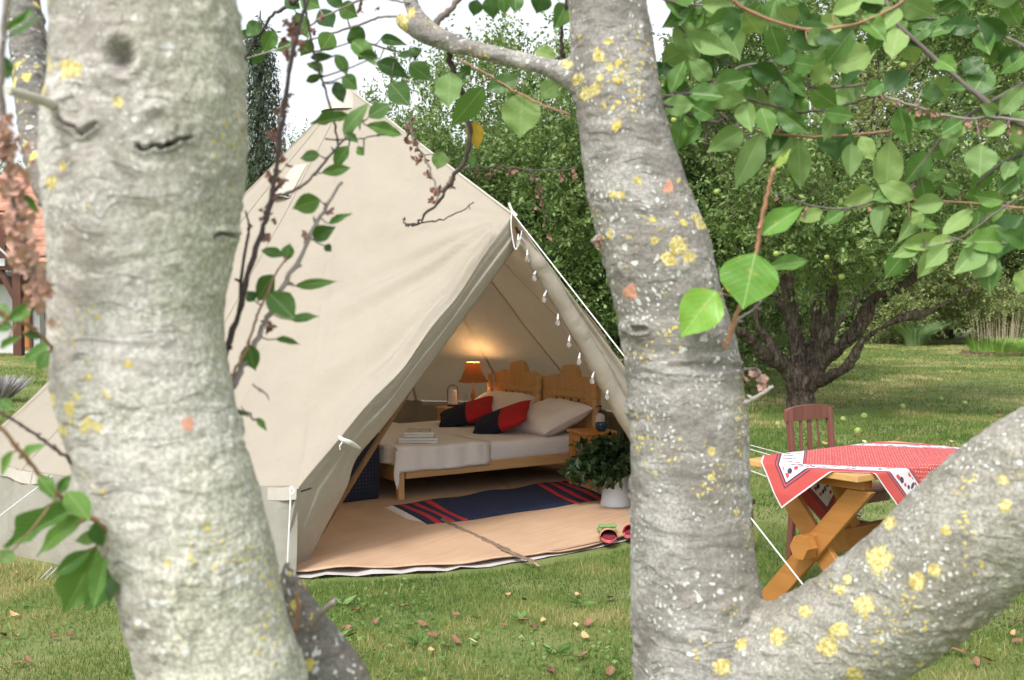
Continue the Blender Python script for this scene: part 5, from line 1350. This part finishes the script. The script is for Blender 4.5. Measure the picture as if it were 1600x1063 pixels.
# right tree
YR = 1.78
RT = Vector((at(1130, 1700, YR).x, YR, 0))
right = thing('cherry_tree', 'grey forked tree with yellow lichen, its thick limb rising to the right edge', 'tree', tuple(RT))
BK_R = bark_material('right_bark', (.265, .25, .235), (.51, .49, .465), (.33, .33, .20), .22, .50, .85, at(1100, 500, YR).x - RT.x, (.24, .21, .18))
rt = [(900, -1300, 30, YR + .3), (925, -500, 50, YR + .1), (944, -100, 58, YR), (949, 0, 61, YR), (959, 100, 66, YR), (971, 200, 69, YR), (994, 300, 78, YR), (1026, 390, 86, YR), (1046, 470, 84, YR), (1064, 560, 88, YR), (1074, 680, 92, YR), (1078, 800, 93, YR), (1084, 900, 99, YR), (1095, 1000, 107, YR), (1105, 1080, 118, YR), (1112, 1300, 135, YR), (1120, 1700, 140, YR), (1130, 2100, 190, YR)]
rl_ = [(1110, 1200, 110, YR), (1160, 1110, 112, YR - .02), (1235, 1045, 100, YR - .06), (1335, 985, 98, YR - .12), (1445, 905, 103, YR - .18), (1530, 825, 110, YR - .22), (1622, 752, 112, YR - .26), (1760, 660, 100, YR - .3), (1930, 470, 88, YR - .2), (2050, 150, 74, YR), (2100, -300, 55, YR + .2), (2120, -900, 30, YR + .3)]
rb_ = [(935, 140, 22, YR), (890, 118, 21, YR), (860, 107, 17, YR + .03), (800, 92, 15, YR + .06), (740, 77, 14.5, YR + .08), (700, 66, 15, YR + .10), (672, 50, 15, YR + .12), (648, 18, 12, YR + .13), (625, -40, 10, YR + .15), (560, -200, 8, YR + .2)]
rs_ = [(690, 62, 14, YR + .11), (655, 48, 14, YR + .11), (628, 32, 10, YR + .11), (622, 20, 5, YR + .11)]
trunk_mesh('trunk', [rt, rl_, rb_, rs_], .0052, BK_R, right, 8, .05,
           [(1000, 515, YR, 14, 6, .003, .006), (1160, 985, YR, 40, 30, .0, .004), (975, 640, YR, 10, 6, .004, .006), (1100, 575, YR, 60, 8, .002, .004)],
           [(x, y, r, YR - (.15 if x > 1250 else 0)) for x, y, r in [(905, 125, 12), (916, 148, 14), (932, 140, 10), (887, 100, 10), (940, 122, 8), (936, 88, 13), (952, 66, 8), (1060, 385, 18), (1044, 405, 14), (1078, 402, 13), (1090, 340, 10), (1098, 352, 10), (1022, 376, 9), (972, 305, 8), (958, 305, 8), (996, 283, 8), (1373, 873, 24), (1434, 908, 18), (1350, 947, 20), (1390, 818, 14), (1571, 791, 13), (1566, 749, 11), (1460, 892, 15), (1294, 1010, 20), (1309, 985, 18), (1259, 955, 13), (1129, 1040, 18), (1216, 995, 15), (1158, 1006, 12), (1336, 1056, 18), (1312, 921, 11), (1325, 905, 9), (1478, 830, 10), (1110, 745, 8), (1112, 705, 7), (1045, 291, -11), (985, 457, -14), (628, 38, 18), (640, 22, 12), (1150, 800, 7)]])

# ---- twigs and leaves
TW1 = plain('grey_twig', (.17, .145, .13), .85, .6, 60, .35); TW2 = plain('dark_twig', (.085, .066, .06), .85, .5, 60, .3); TW3 = plain('orange_twig', (.33, .19, .12), .6, .3, 40, .25); TW4 = plain('peeling_twig', (.30, .26, .24), .9, .8, 60, .4)
WITH = plain('withered_blossom', (.34, .19, .15), .9, .5, 50, .4); WITHP = plain('pale_withered_blossom', (.56, .36, .29), .9, .5, 50, .3)
LM = {'mid': leaf_material('leaf_green', (.10, .225, .05), (.20, .31, .13)),
      'dark': leaf_material('leaf_dark', (.055, .135, .035), (.15, .24, .10), .32, (.10, .17, .06)),
      'pale': leaf_material('leaf_underside', (.21, .35, .12), (.17, .28, .10), .55, (.36, .46, .22)),
      'bright': leaf_material('leaf_bright', (.16, .36, .06), (.22, .38, .10), .38, (.36, .52, .18), (.40, .40, .06)),
      'yellow': leaf_material('leaf_yellow', (.62, .42, .05), (.55, .38, .06), .5, (.66, .45, .10), (.30, .30, .05)),
      'fresh': leaf_material('leaf_fresh', (.30, .42, .08), (.34, .46, .12), .45, (.45, .50, .2))}
def big_leaf(seed, mat, widest=.42):
    rn = random.Random(seed); V, F, U = [], [], []; nl, nw = 12, 8
    curl, cup, tw, wav = rn.uniform(-.55, .30), rn.uniform(.02, .42), rn.uniform(-.6, .6), rn.uniform(.012, .045)
    for i in range(nl + 1):
        t = i / nl
        a_ = t / widest if t < widest else 1 + (t - widest) / (1 - widest)
        w_ = .5 * (math.sin(PI / 2 * a_) ** .72 if a_ < 1 else math.cos(PI / 2 * (a_ - 1)) ** (.82 + .55 * (a_ - 1)))
        if i == nl: w_ = .004
        if i == 0: w_ = .03
        for j in range(nw + 1):
            k = j / nw * 2 - 1
            ser = 1 + (.018 if (i % 2) else -.012) * (abs(k) == 1)
            x = k * w_ * ser; z = cup * abs(x) ** 1.15 + curl * (t * t - .2 * t) * .55 + tw * x * t * .6 + wav * math.sin(t * 15 + k * 2 + seed) * abs(k)
            V.append((x, t, z)); U.append((j / nw if w_ > .01 else .5, t))
            U[-1] = (.5 + k * w_, t)
    for i in range(nl):
        for j in range(nw): q = i * (nw + 1) + j; F.append((q, q + 1, q + nw + 2, q + nw + 1))
    return mesh_data('leaf', V, F, LM[mat], uv=U)
LEAVES = {k: [big_leaf(s_ * 7 + i, k, .36 + .05 * (s_ % 3)) for s_ in range(6 if k in ('mid', 'pale', 'dark') else 2)] for i, k in enumerate(LM)}
class Twigs:
    def __init__(s, root, seed): s.root = root; s.br = []; s.rn = random.Random(seed)
    def branch(s, pts, Y0, Y1, r0, r1, mat, wob=.0015, seg=6, flowers=0, fmat=None, cl=None):
        n = len(pts); q = dense([tuple(at(p[0], p[1], Y0 + (Y1 - Y0) * i / (n - 1))) for i, p in enumerate(pts)], seg)
        q = [Vector(p) + Vector([s.rn.uniform(-wob, wob) for _ in range(3)]) * (i > 0) for i, p in enumerate(q)]
        N = len(q); rad = [(r0 + (r1 - r0) * i / (N - 1)) * s.rn.uniform(.88, 1.22) for i in range(N)]
        b = dict(q=q, rad=rad, px=[proj(p) for p in q], mat=mat, m=MB(), leaves=[], flowers=flowers, fmat=fmat, cl=cl)
        b['m'].tube(q, rad, 8)
        for i in range(2, N - 1, 3):     # buds and spurs
            if s.rn.random() < .55:
                d = Vector([s.rn.uniform(-1, 1) for _ in range(3)]).normalized(); l_ = s.rn.uniform(.003, .012)
                b['m'].tube([q[i], q[i] + d * l_ * .6, q[i] + d * l_], [rad[i] * .8, rad[i] * .8, rad[i] * .35], 6)
        s.br.append(b); return b
    def near(s, px, py, b=None):
        best = None
        for bb in ([b] if b else s.br):
            for i, (x, y) in enumerate(bb['px']):
                d = math.hypot(x - px, y - py)
                if best is None or d < best[0]: best = (d, bb, i)
        return best
    def leaf(s, bx, by, tx, ty, wpx, mat='mid', b=None, tilt=.35, Y=None):
        d, bb, i = s.near(bx, by, b); Yb = bb['q'][i].y if Y is None else Y
        Yb += s.rn.uniform(-.02, .02)
        p0 = at(bx, by, Yb); L0 = (at(tx, ty, Yb) - p0).length; p1 = at(tx, ty, Yb + s.rn.uniform(-tilt, tilt) * L0)
        s.place(bb, bb['q'][i], p0, p1, wpx / FPX * Yb, mat)
    def place(s, bb, anchor, p0, p1, width, mat):
        y = p1 - p0; L = y.length; yv = y / L
        view = (Vector((0, 0, CAMH)) - p0).normalized()
        nrm = view + Vector((s.rn.uniform(-.45, .45), s.rn.uniform(-.2, .2), s.rn.uniform(-.1, .6)))
        if mat == 'pale': nrm = view + Vector((s.rn.uniform(-.3, .3), 0, s.rn.uniform(-.3, .2)))
        z = (nrm - yv * nrm.dot(yv)).normalized(); x = yv.cross(z)
        bb['m'].tube([anchor, (anchor + p0) / 2 + Vector((0, 0, -.002)), p0 + yv * L * .02], [.0012, .0010, .0009], 5)
        M = Matrix(((x.x * width, yv.x * L, z.x * L, p0.x), (x.y * width, yv.y * L, z.y * L, p0.y), (x.z * width, yv.z * L, z.z * L, p0.z), (0, 0, 0, 1)))
        bb['leaves'].append((M, mat))
    def random_leaves(s, b, n, L=(.045, .075), mats=('mid', 'pale', 'dark'), t0=.1):
        N = len(b['q'])
        for k in range(n):
            i = int((t0 + (1 - t0) * (k + s.rn.random() * .8) / n) * (N - 1)); i = min(i, N - 1); a_ = b['q'][i]
            t = (b['q'][min(i + 1, N - 1)] - b['q'][max(i - 1, 0)]).normalized()
            sd = Vector((s.rn.uniform(-1, 1), s.rn.uniform(-.6, .6), s.rn.uniform(-1, .35)))
            d = (t * s.rn.uniform(.0, .9) + sd).normalized(); l_ = s.rn.uniform(*L); p0 = a_ + d * s.rn.uniform(.006, .014)
            s.place(b, a_, p0, p0 + d * l_, l_ * s.rn.uniform(.5, .68), s.rn.choice(mats))
    def build(s):
        o0 = origin_of(s.root); T = Matrix.Translation(-o0)
        for b in s.br:
            o = b['m'].obj('branch', b['mat'], s.root, smooth=False, world=True)
            o.data.polygons.foreach_set('use_smooth', [True] * len(o.data.polygons))
            for M, mat in b['leaves']:
                l_ = link('leaf', s.rn.choice(LEAVES[mat]), o); l_.matrix_basis = T @ M
                if mat == 'yellow': l_['label'] = 'yellow leaf'
            if b['flowers']:
                m = MB(); N = len(b['q'])
                for k in range(b['flowers']):
                    c = b['q'][s.rn.randrange(N // 6, N) if not b['cl'] else min(N - 1, max(0, int(s.rn.gauss(s.rn.choice(b['cl']), .035) * N)))] + Vector((s.rn.gauss(0, .005), s.rn.gauss(0, .005), -s.rn.uniform(.0, .02))) * (1.35 if b['cl'] else 1.0)
                    for _ in range(5):
                        d1 = Vector([s.rn.uniform(-1, 1) for _ in range(3)]).normalized(); d2 = d1.orthogonal().normalized(); r_ = s.rn.uniform(.0025, .0065)
                        e_ = c + d1 * r_ * 1.6; m.add([c - d2 * r_ * .4, c + d1 * r_ * .8 - d2 * r_ * .7, e_, c + d1 * r_ * .9 + d2 * r_ * .8 + Vector((0, 0, -.002)), c + d2 * r_ * .4], [(0, 1, 2, 3, 4)])
                f = m.obj('withered_blossom', b['fmat'], o, world=True); f['kind'] = 'stuff'

# --- left tree sprouts
tl_ = Twigs(left, 4)
S1 = tl_.branch([(352, 600), (350, 560), (372, 490), (396, 400), (420, 330), (433, 250), (447, 150), (463, 60), (486, -30), (500, -200)], 1.24, 1.50, .0038, .0018, TW2, .0014, 6, 0)
S1b = tl_.branch([(415, 345), (425, 290), (434, 240), (438, 180), (450, 120), (455, 60), (462, 30)], 1.36, 1.46, .0022, .0012, TW4, .002, 6, 46, WITH, [.1, .3, .45, .6, .85, .95])
S2 = tl_.branch([(362, 606), (385, 560), (408, 520), (430, 470), (466, 405), (500, 340), (536, 284)], 1.22, 1.42, .0036, .0020, TW4, .0018, 6, 10, WITH)
S3 = tl_.branch([(427, 306), (450, 302), (478, 286), (512, 248), (540, 215), (566, 188)], 1.40, 1.52, .0022, .0012, TW1, .001)
S4 = tl_.branch([(508, 217), (545, 219), (575, 215), (601, 210)], 1.48, 1.5, .0011, .0008, TW2, .001, 5)
S5 = tl_.branch([(528, 232), (522, 190), (505, 130), (490, 80), (478, 20), (470, -40)], 1.52, 1.55, .0014, .0018, TW2, .001)
S6 = tl_.branch([(360, 590), (385, 545), (400, 500), (412, 470), (430, 430), (448, 400)], 1.22, 1.34, .0018, .001, TW3, .001)
S7 = tl_.branch([(372, 490), (385, 380), (390, 355), (383, 330)], 1.28, 1.30, .002, .001, TW2, .001, 5)
S8 = tl_.branch([(395, 600), (420, 620), (450, 430)][:2], 1.24, 1.24, .001, .0008, TW1)
S9 = tl_.branch([(362, 640), (378, 644), (395, 652)], 1.20, 1.22, .0012, .0008, TW1)
for a_ in [(500, 243, 466, 245, 20), (545, 228, 520, 262, 22), (568, 243, 557, 228, 14), (503, 270, 549, 262, 19), (500, 312, 457, 326, 32), (490, 374, 522, 354, 26, 'dark'), (515, 350, 549, 332, 13), (507, 384, 519, 393, 14, 'dark'), (443, 400, 405, 388, 18), (447, 407, 453, 379, 20), (462, 447, 524, 440, 17), (420, 458, 462, 500, 44), (428, 430, 398, 472, 34, 'mid'), (455, 500, 498, 492, 18), (398, 470, 386, 455, 20, 'dark'), (388, 538, 398, 582, 30), (396, 545, 375, 570, 20, 'dark'), (393, 646, 365, 648, 8), (400, 654, 418, 673, 12), (430, 530, 470, 540, 12), (548, 182, 484, 193, 20), (537, 209, 574, 157, 26), (576, 183, 612, 160, 26), (573, 196, 631, 212, 24), (525, 128, 536, 163, 22, 'dark'), (505, 112, 478, 96, 18), (525, 85, 545, 118, 26, 'mid'), (550, 65, 588, 98, 32), (535, 120, 560, 140, 26), (478, 127, 506, 117, 14, 'dark'), (590, 88, 560, 84, 18, 'dark'), (485, 90, 521, 88, 14, 'dark'), (540, 208, 560, 222, 14, 'mid')]:
    tl_.leaf(*a_)
# the leafy shoot at lower left
S10 = tl_.branch([(172, 838), (150, 815), (110, 790), (80, 762), (40, 715), (0, 668), (-60, 610)], 1.12, .98, .0028, .0018, TW3, .001)
S11 = tl_.branch([(130, 745), (115, 725), (85, 700), (50, 675), (10, 650), (-40, 620)], 1.14, 1.10, .0020, .0012, TW2, .001)
for a_ in [(127, 789, 4, 856, 38), (152, 838, 116, 846, 22, 'pale'), (158, 850, 97, 962, 54), (177, 905, 122, 962, 32, 'mid'), (104, 768, 142, 812, 42), (90, 770, 112, 741, 18), (30, 717, 72, 694, 22, 'mid'), (20, 705, 4, 745, 18), (0, 625, 22, 642, 20), (20, 860, 0, 880, 24, 'pale'), (140, 800, 40, 868, 30), (165, 870, 150, 950, 36), (120, 790, 60, 800, 24, 'mid'), (178, 880, 172, 950, 26, 'dark'), (60, 745, 88, 780, 26, 'mid'), (140, 860, 85, 900, 26), (150, 815, 158, 860, 26, 'dark')]:
    tl_.leaf(*a_)
# withered twig and leaves at the left edge
S12 = tl_.branch([(20, -60), (5, 60), (2, 150), (12, 230), (22, 320), (45, 400), (70, 460)], .95, 1.05, .0030, .0022, TW4, .001, 6, 110, WITHP, [.40, .43, .57, .60, .72, .80, .93])
S13 = tl_.branch([(84, 545), (60, 520), (40, 505), (20, 498), (-30, 470)], 1.12, 1.02, .0015, .0022, TW3, .001)
for a_ in [(14, 501, 60, 470, 22), (10, 500, -4, 468, 20), (0, 545, 38, 525, 14), (35, 520, 66, 530, 12, 'dark'), (84, 536, 30, 567, 22), (76, 549, 57, 581, 20, 'mid'), (25, 300, 63, 333, 18), (5, 88, 12, 126, 24, 'dark'), (0, 50, 62, 8, 12), (10, 60, 75, 22, 10, 'dark'), (-5, 510, 22, 512, 20)]:
    tl_.leaf(*a_)
tl_.build()

# --- right tree
t_ = Twigs(right, 9)
B1 = t_.branch([(700, 68), (705, 100), (722, 150), (735, 205), (722, 255), (700, 290), (684, 318), (655, 345), (636, 352), (632, 340)], 1.90, 1.95, .0052, .0012, TW2, .003)
B1b = t_.branch([(722, 150), (735, 215), (720, 262), (690, 300)], 1.96, 1.98, .0042, .0026, TW4, .003, 6, 6, WITH)
B2 = t_.branch([(636, 352), (665, 349), (700, 340), (740, 318)], 1.95, 1.97, .0018, .001, TW2, .002)
B3 = t_.branch([(684, 316), (680, 290), (665, 250), (645, 215), (640, 180)], 1.95, 2.0, .0018, .0014, TW4, .002, 6, 30, WITH)
B4 = t_.branch([(722, 265), (760, 262), (800, 262), (860, 266), (905, 262)], 2.0, 2.15, .0022, .0012, TW1, .003, 6, 14, WITH)
B5 = t_.branch([(828, 266), (840, 290), (848, 320), (853, 365)], 2.08, 2.12, .002, .0012, TW1, .002, 6, 6, WITH)
B6 = t_.branch([(892, 180), (850, 165), (800, 140), (760, 115), (715, 92)], 1.80, 1.86, .0020, .0014, TW3, .001)
B7 = t_.branch([(885, 96), (877, 75), (879, 40), (884, 5), (880, -40)], 1.9, 1.86, .0035, .002, TW2, .002)
B8 = t_.branch([(626, 25), (590, 28), (560, 40), (520, 52), (470, 66), (385, 92)], 1.90, 2.0, .0022, .0012, TW4, .001)
B9 = t_.branch([(640, 5), (600, -2), (560, 2), (500, 30), (480, 45)], 1.90, 1.95, .002, .0014, TW4, .001, 6, 6, WITH)
B10 = t_.branch([(672, 48), (690, 28), (712, 5), (740, -30)], 1.92, 1.95, .006, .004, TW1, .002)
B11 = t_.branch([(560, -120), (500, -30), (450, 10), (420, 30), (380, 95)], 1.95, 2.05, .004, .002, TW2, .002)
B12 = t_.branch([(560, -150), (620, -60), (700, -20), (780, -8), (880, -25)], 2.0, 1.9, .003, .002, TW2, .002)
B13 = t_.branch([(628, 110), (650, 90), (560, 60), (540, 20)][1:], 1.95, 1.95, .0016, .0012, TW1, .001)
for a_ in [(703, 113, 700, 170, 46, 'pale'), (756, 135, 704, 203, 40), (812, 124, 757, 141, 30, 'dark'), (816, 145, 812, 217, 62, 'pale'), (738, 190, 748, 233, 27, 'yellow'), (868, 92, 834, 78, 28, 'pale'), (872, 132, 842, 150, 32, 'pale'), (885, 6, 868, 45, 34), (850, -12, 838, 22, 36, 'dark'), (745, 0, 740, 26, 24, 'dark'), (765, -4, 772, 30, 30, 'dark'), (805, -8, 806, 18, 26), (786, -6, 789, 24, 22),
           (720, 105, 735, 118, 22, 'dark'), (690, 236, 683, 266, 26, 'pale'), (735, 243, 737, 262, 18, 'mid'), (595, 60, 634, 69, 18, 'dark'), (660, 78, 614, 94, 22, 'dark'), (590, 98, 640, 120, 30, 'dark'), (640, 100, 675, 125, 34), (610, 130, 640, 165, 36, 'mid'), (430, 48, 410, 82, 26), (405, 35, 384, 57, 24, 'dark'), (410, 80, 393, 100, 22, 'dark'), (385, 60, 372, 50, 20, 'dark'), (463, 20, 480, 60, 26), (445, 0, 470, 14, 26, 'dark'), (500, 15, 520, 45, 34, 'dark'), (530, 10, 560, 26, 30), (510, -5, 540, 12, 28, 'dark'), (470, -5, 500, 12, 30, 'mid'), (520, 52, 500, 80, 32), (548, 45, 570, 70, 34, 'dark'), (486, 62, 470, 90, 22), (455, 66, 430, 80, 18), (576, 70, 560, 95, 22, 'dark'), (385, 85, 370, 110, 20, 'dark')]:
    t_.leaf(*a_)
# canopy upper right
U = []
def ub(*a_, **k): b_ = t_.branch(*a_, **k); U.append(b_); return b_
U1 = ub([(1140, -20), (1150, 5), (1200, 30), (1270, 47), (1340, 36), (1400, 10), (1430, -20)], 1.70, 1.78, .0032, .0018, TW3, .0008)
U2 = ub([(2040, 330), (1800, 270), (1600, 197), (1525, 147), (1460, 92), (1405, 40), (1385, 0), (1370, -60)], 1.85, 1.95, .0058, .0028, TW1, .0012)
U3 = ub([(1405, 203), (1340, 210), (1270, 214), (1190, 206), (1160, 200)][::-1], 2.02, 2.0, .0018, .0024, TW3, .001)
U3b = ub([(1405, 203), (1440, 188), (1455, 172)], 2.0, 1.96, .0026, .0022, TW3, .001)
U4 = ub([(1020, 160), (1060, 145), (1100, 140), (1175, 157), (1245, 174), (1300, 170), (1372, 150)], 1.84, 2.0, .0028, .0018, TW2, .002)
U5 = ub([(1700, 215), (1600, 190), (1550, 184), (1500, 185), (1450, 172), (1380, 150)], 1.85, 1.92, .0028, .0016, TW4, .0012, flowers=26, fmat=WITH)
U6 = ub([(1600, 130), (1500, 190), (1445, 250), (1425, 290), (1380, 308), (1325, 325), (1262, 320), (1207, 300)], 1.95, 2.05, .0034, .0012, TW1, .0012, flowers=12, fmat=WITH)
U7 = ub([(1700, 330), (1600, 325), (1500, 316), (1405, 312)], 1.86, 2.0, .0022, .0014, TW3, .0008)
U8 = ub([(1750, 190), (1660, 215), (1620, 230), (1565, 256), (1525, 288)], 1.85, 1.95, .004, .002, TW1, .001)
U9 = ub([(1000, 165), (1035, 165), (1060, 170), (1090, 185), (1130, 193)], 1.80, 1.86, .0042, .0026, TW2, .001)
U10 = ub([(1040, 150), (1100, 140), (1150, 108), (1200, 98), (1235, 92)], 1.85, 1.95, .0024, .0018, TW1, .001)
U11 = ub([(1210, 103), (1222, 118), (1240, 130), (1290, 137), (1355, 132)], 1.92, 2.0, .0032, .002, TW1, .001)
U12 = ub([(1010, -10), (1080, 8), (1150, 4), (1250, -20)], 1.85, 2.0, .0022, .002, TW4, .001)
U13 = ub([(1060, 40), (1100, 80), (1150, 105), (1200, 145)], 1.9, 2.0, .0018, .0014, TW1, .001)
U14 = ub([(1700, 120), (1600, 72), (1540, 45), (1470, 30), (1400, 25)], 1.9, 2.0, .0032, .0014, TW1, .001)
U15 = ub([(1720, 440), (1640, 420), (1600, 380), (1545, 385), (1480, 370)], 1.80, 1.85, .0022, .0012, TW1, .001)
U16 = ub([(1620, 290), (1560, 330), (1500, 372), (1452, 385), (1410, 384)], 1.85, 1.95, .0016, .0010, TW1, .001)
U17 = ub([(1700, 20), (1600, 0), (1500, -20), (1400, -60)], 1.9, 2.1, .003, .002, TW1, .001)
U18 = ub([(1120, -80), (1190, -20), (1250, 20), (1300, 60), (1330, 110)], 2.0, 2.15, .0026, .0014, TW1, .001)
U19 = ub([(1040, 60), (1050, 120), (1045, 200)], 2.0, 2.05, .0016, .001, TW1, .001)
for a_ in [(1128, 20, 1158, 94, 52, 'pale'), (1117, 10, 1122, 60, 34, 'pale'), (1168, 187, 1157, 126, 30, 'pale'), (1222, 197, 1214, 121, 43, 'pale'), (1160, 203, 1101, 240, 36, 'pale'), (1190, 208, 1150, 295, 40, 'pale'), (1247, 218, 1251, 298, 36, 'pale'), (1240, 214, 1205, 250, 34, 'pale'), (1232, 208, 1192, 240, 26, 'dark'), (1306, 196, 1304, 252, 54, 'dark'), (1330, 224, 1327, 280, 34, 'pale'), (1345, 213, 1365, 252, 26, 'pale'), (1334, 214, 1337, 268, 16, 'mid'), (1385, 298, 1391, 212, 46, 'pale'), (1364, 298, 1312, 320, 36, 'pale'), (1533, 226, 1531, 278, 48, 'pale'), (1445, 320, 1400, 380, 26, 'pale'), (1420, 345, 1468, 357, 22, 'mid'), (1408, 384, 1474, 377, 27, 'pale'), (1478, 385, 1445, 420, 30, 'pale'), (1520, 328, 1469, 372, 28, 'pale'), (1535, 383, 1485, 432, 38, 'pale'), (1553, 398, 1521, 436, 34, 'pale'), (1600, 338, 1556, 402, 56, 'dark'), (1600, 420, 1592, 462, 26, 'pale'), (1420, 113, 1374, 145, 40, 'dark'), (1520, 148, 1548, 98, 44, 'mid'), (1505, 92, 1540, 118, 34, 'dark'), (1310, 94, 1266, 116, 30, 'pale'), (1300, 105, 1372, 76, 48, 'pale'), (1345, 22, 1386, 66, 34, 'mid'), (1262, 68, 1292, 44, 30, 'pale'), (1405, 0, 1462, 26, 42, 'pale'), (1300, 22, 1346, 4, 30, 'pale'), (1240, 40, 1212, 8, 36, 'pale'), (1270, 60, 1232, 72, 30, 'pale'), (1060, 30, 1090, 100, 44, 'pale'), (1040, 70, 1080, 110, 40, 'mid'), (1450, 290, 1480, 262, 26, 'mid'), (1500, 300, 1470, 290, 20, 'mid'), (1440, 140, 1475, 150, 26, 'dark'), (1380, 130, 1350, 150, 26, 'mid'), (1560, 300, 1598, 268, 34, 'mid'), (1490, 235, 1450, 240, 26, 'mid'), (1140, 160, 1120, 120, 34, 'pale'), (1080, 165, 1120, 185, 34, 'mid'), (1095, 190, 1072, 210, 24, 'pale'), (1260, 120, 1240, 90, 26, 'mid'), (1580, 200, 1610, 170, 30, 'mid'), (1440, 350, 1425, 330, 22, 'pale')]:
    t_.leaf(*a_)
for b_, k in ((U1, 9), (U2, 12), (U4, 8), (U5, 6), (U6, 6), (U10, 8), (U11, 7), (U12, 10), (U13, 8), (U14, 12), (U15, 5), (U16, 5), (U17, 11), (U18, 12), (U19, 4), (U7, 4), (U8, 5), (U9, 3)):
    t_.random_leaves(b_, int(k * 1.25) + 1, (.040, .072), ('mid', 'pale', 'pale', 'dark', 'mid', 'pale', 'mid'))
# the bright shoot on the right of the upright trunk
SH1 = t_.branch([(1132, 545), (1143, 515), (1152, 490), (1165, 450), (1182, 392), (1190, 345), (1200, 300), (1210, 262)], 1.70, 1.60, .0038, .0026, plain('shoot_bark', (.46, .24, .15), .6, .4, 40, .25), .001, flowers=0)
for a_ in [(1180, 396, 1160, 484, 94, 'bright'), (1119, 455, 1062, 527, 70, 'bright'), (1190, 367, 1257, 318, 38, 'bright'), (1202, 418, 1268, 404, 26, 'mid'), (1210, 262, 1236, 232, 13, 'fresh'), (1213, 262, 1222, 240, 8, 'fresh')]:
    t_.leaf(*a_, tilt=.1)
t_.branch([(1190, 470), (1175, 485), (1155, 500), (1143, 520)][::-1], 1.70, 1.68, .0026, .0014, TW4, .001)
t_.branch([(1160, 632), (1180, 622), (1208, 604)], 1.74, 1.70, .0034, .0022, plain('bare_twig', (.46, .43, .40), .8, .4, 80), .0006)
t_.branch([(1160, 578), (1175, 576), (1186, 580), (1190, 600)], 1.74, 1.72, .0018, .0014, TW4, .0006, flowers=12, fmat=WITHP)
t_.branch([(950, 372), (935, 370), (925, 378)], 1.76, 1.74, .004, .003, TW4, .001, flowers=4, fmat=WITH)
t_.build()
lb = Twigs(left, 3)
lb.branch([(488, 985), (500, 962), (521, 940)], 1.34, 1.30, .0042, .0028, TW4, .0008); lb.branch([(462, 985), (466, 950), (463, 925)], 1.33, 1.32, .0036, .002, TW3, .0008)
lb.build()
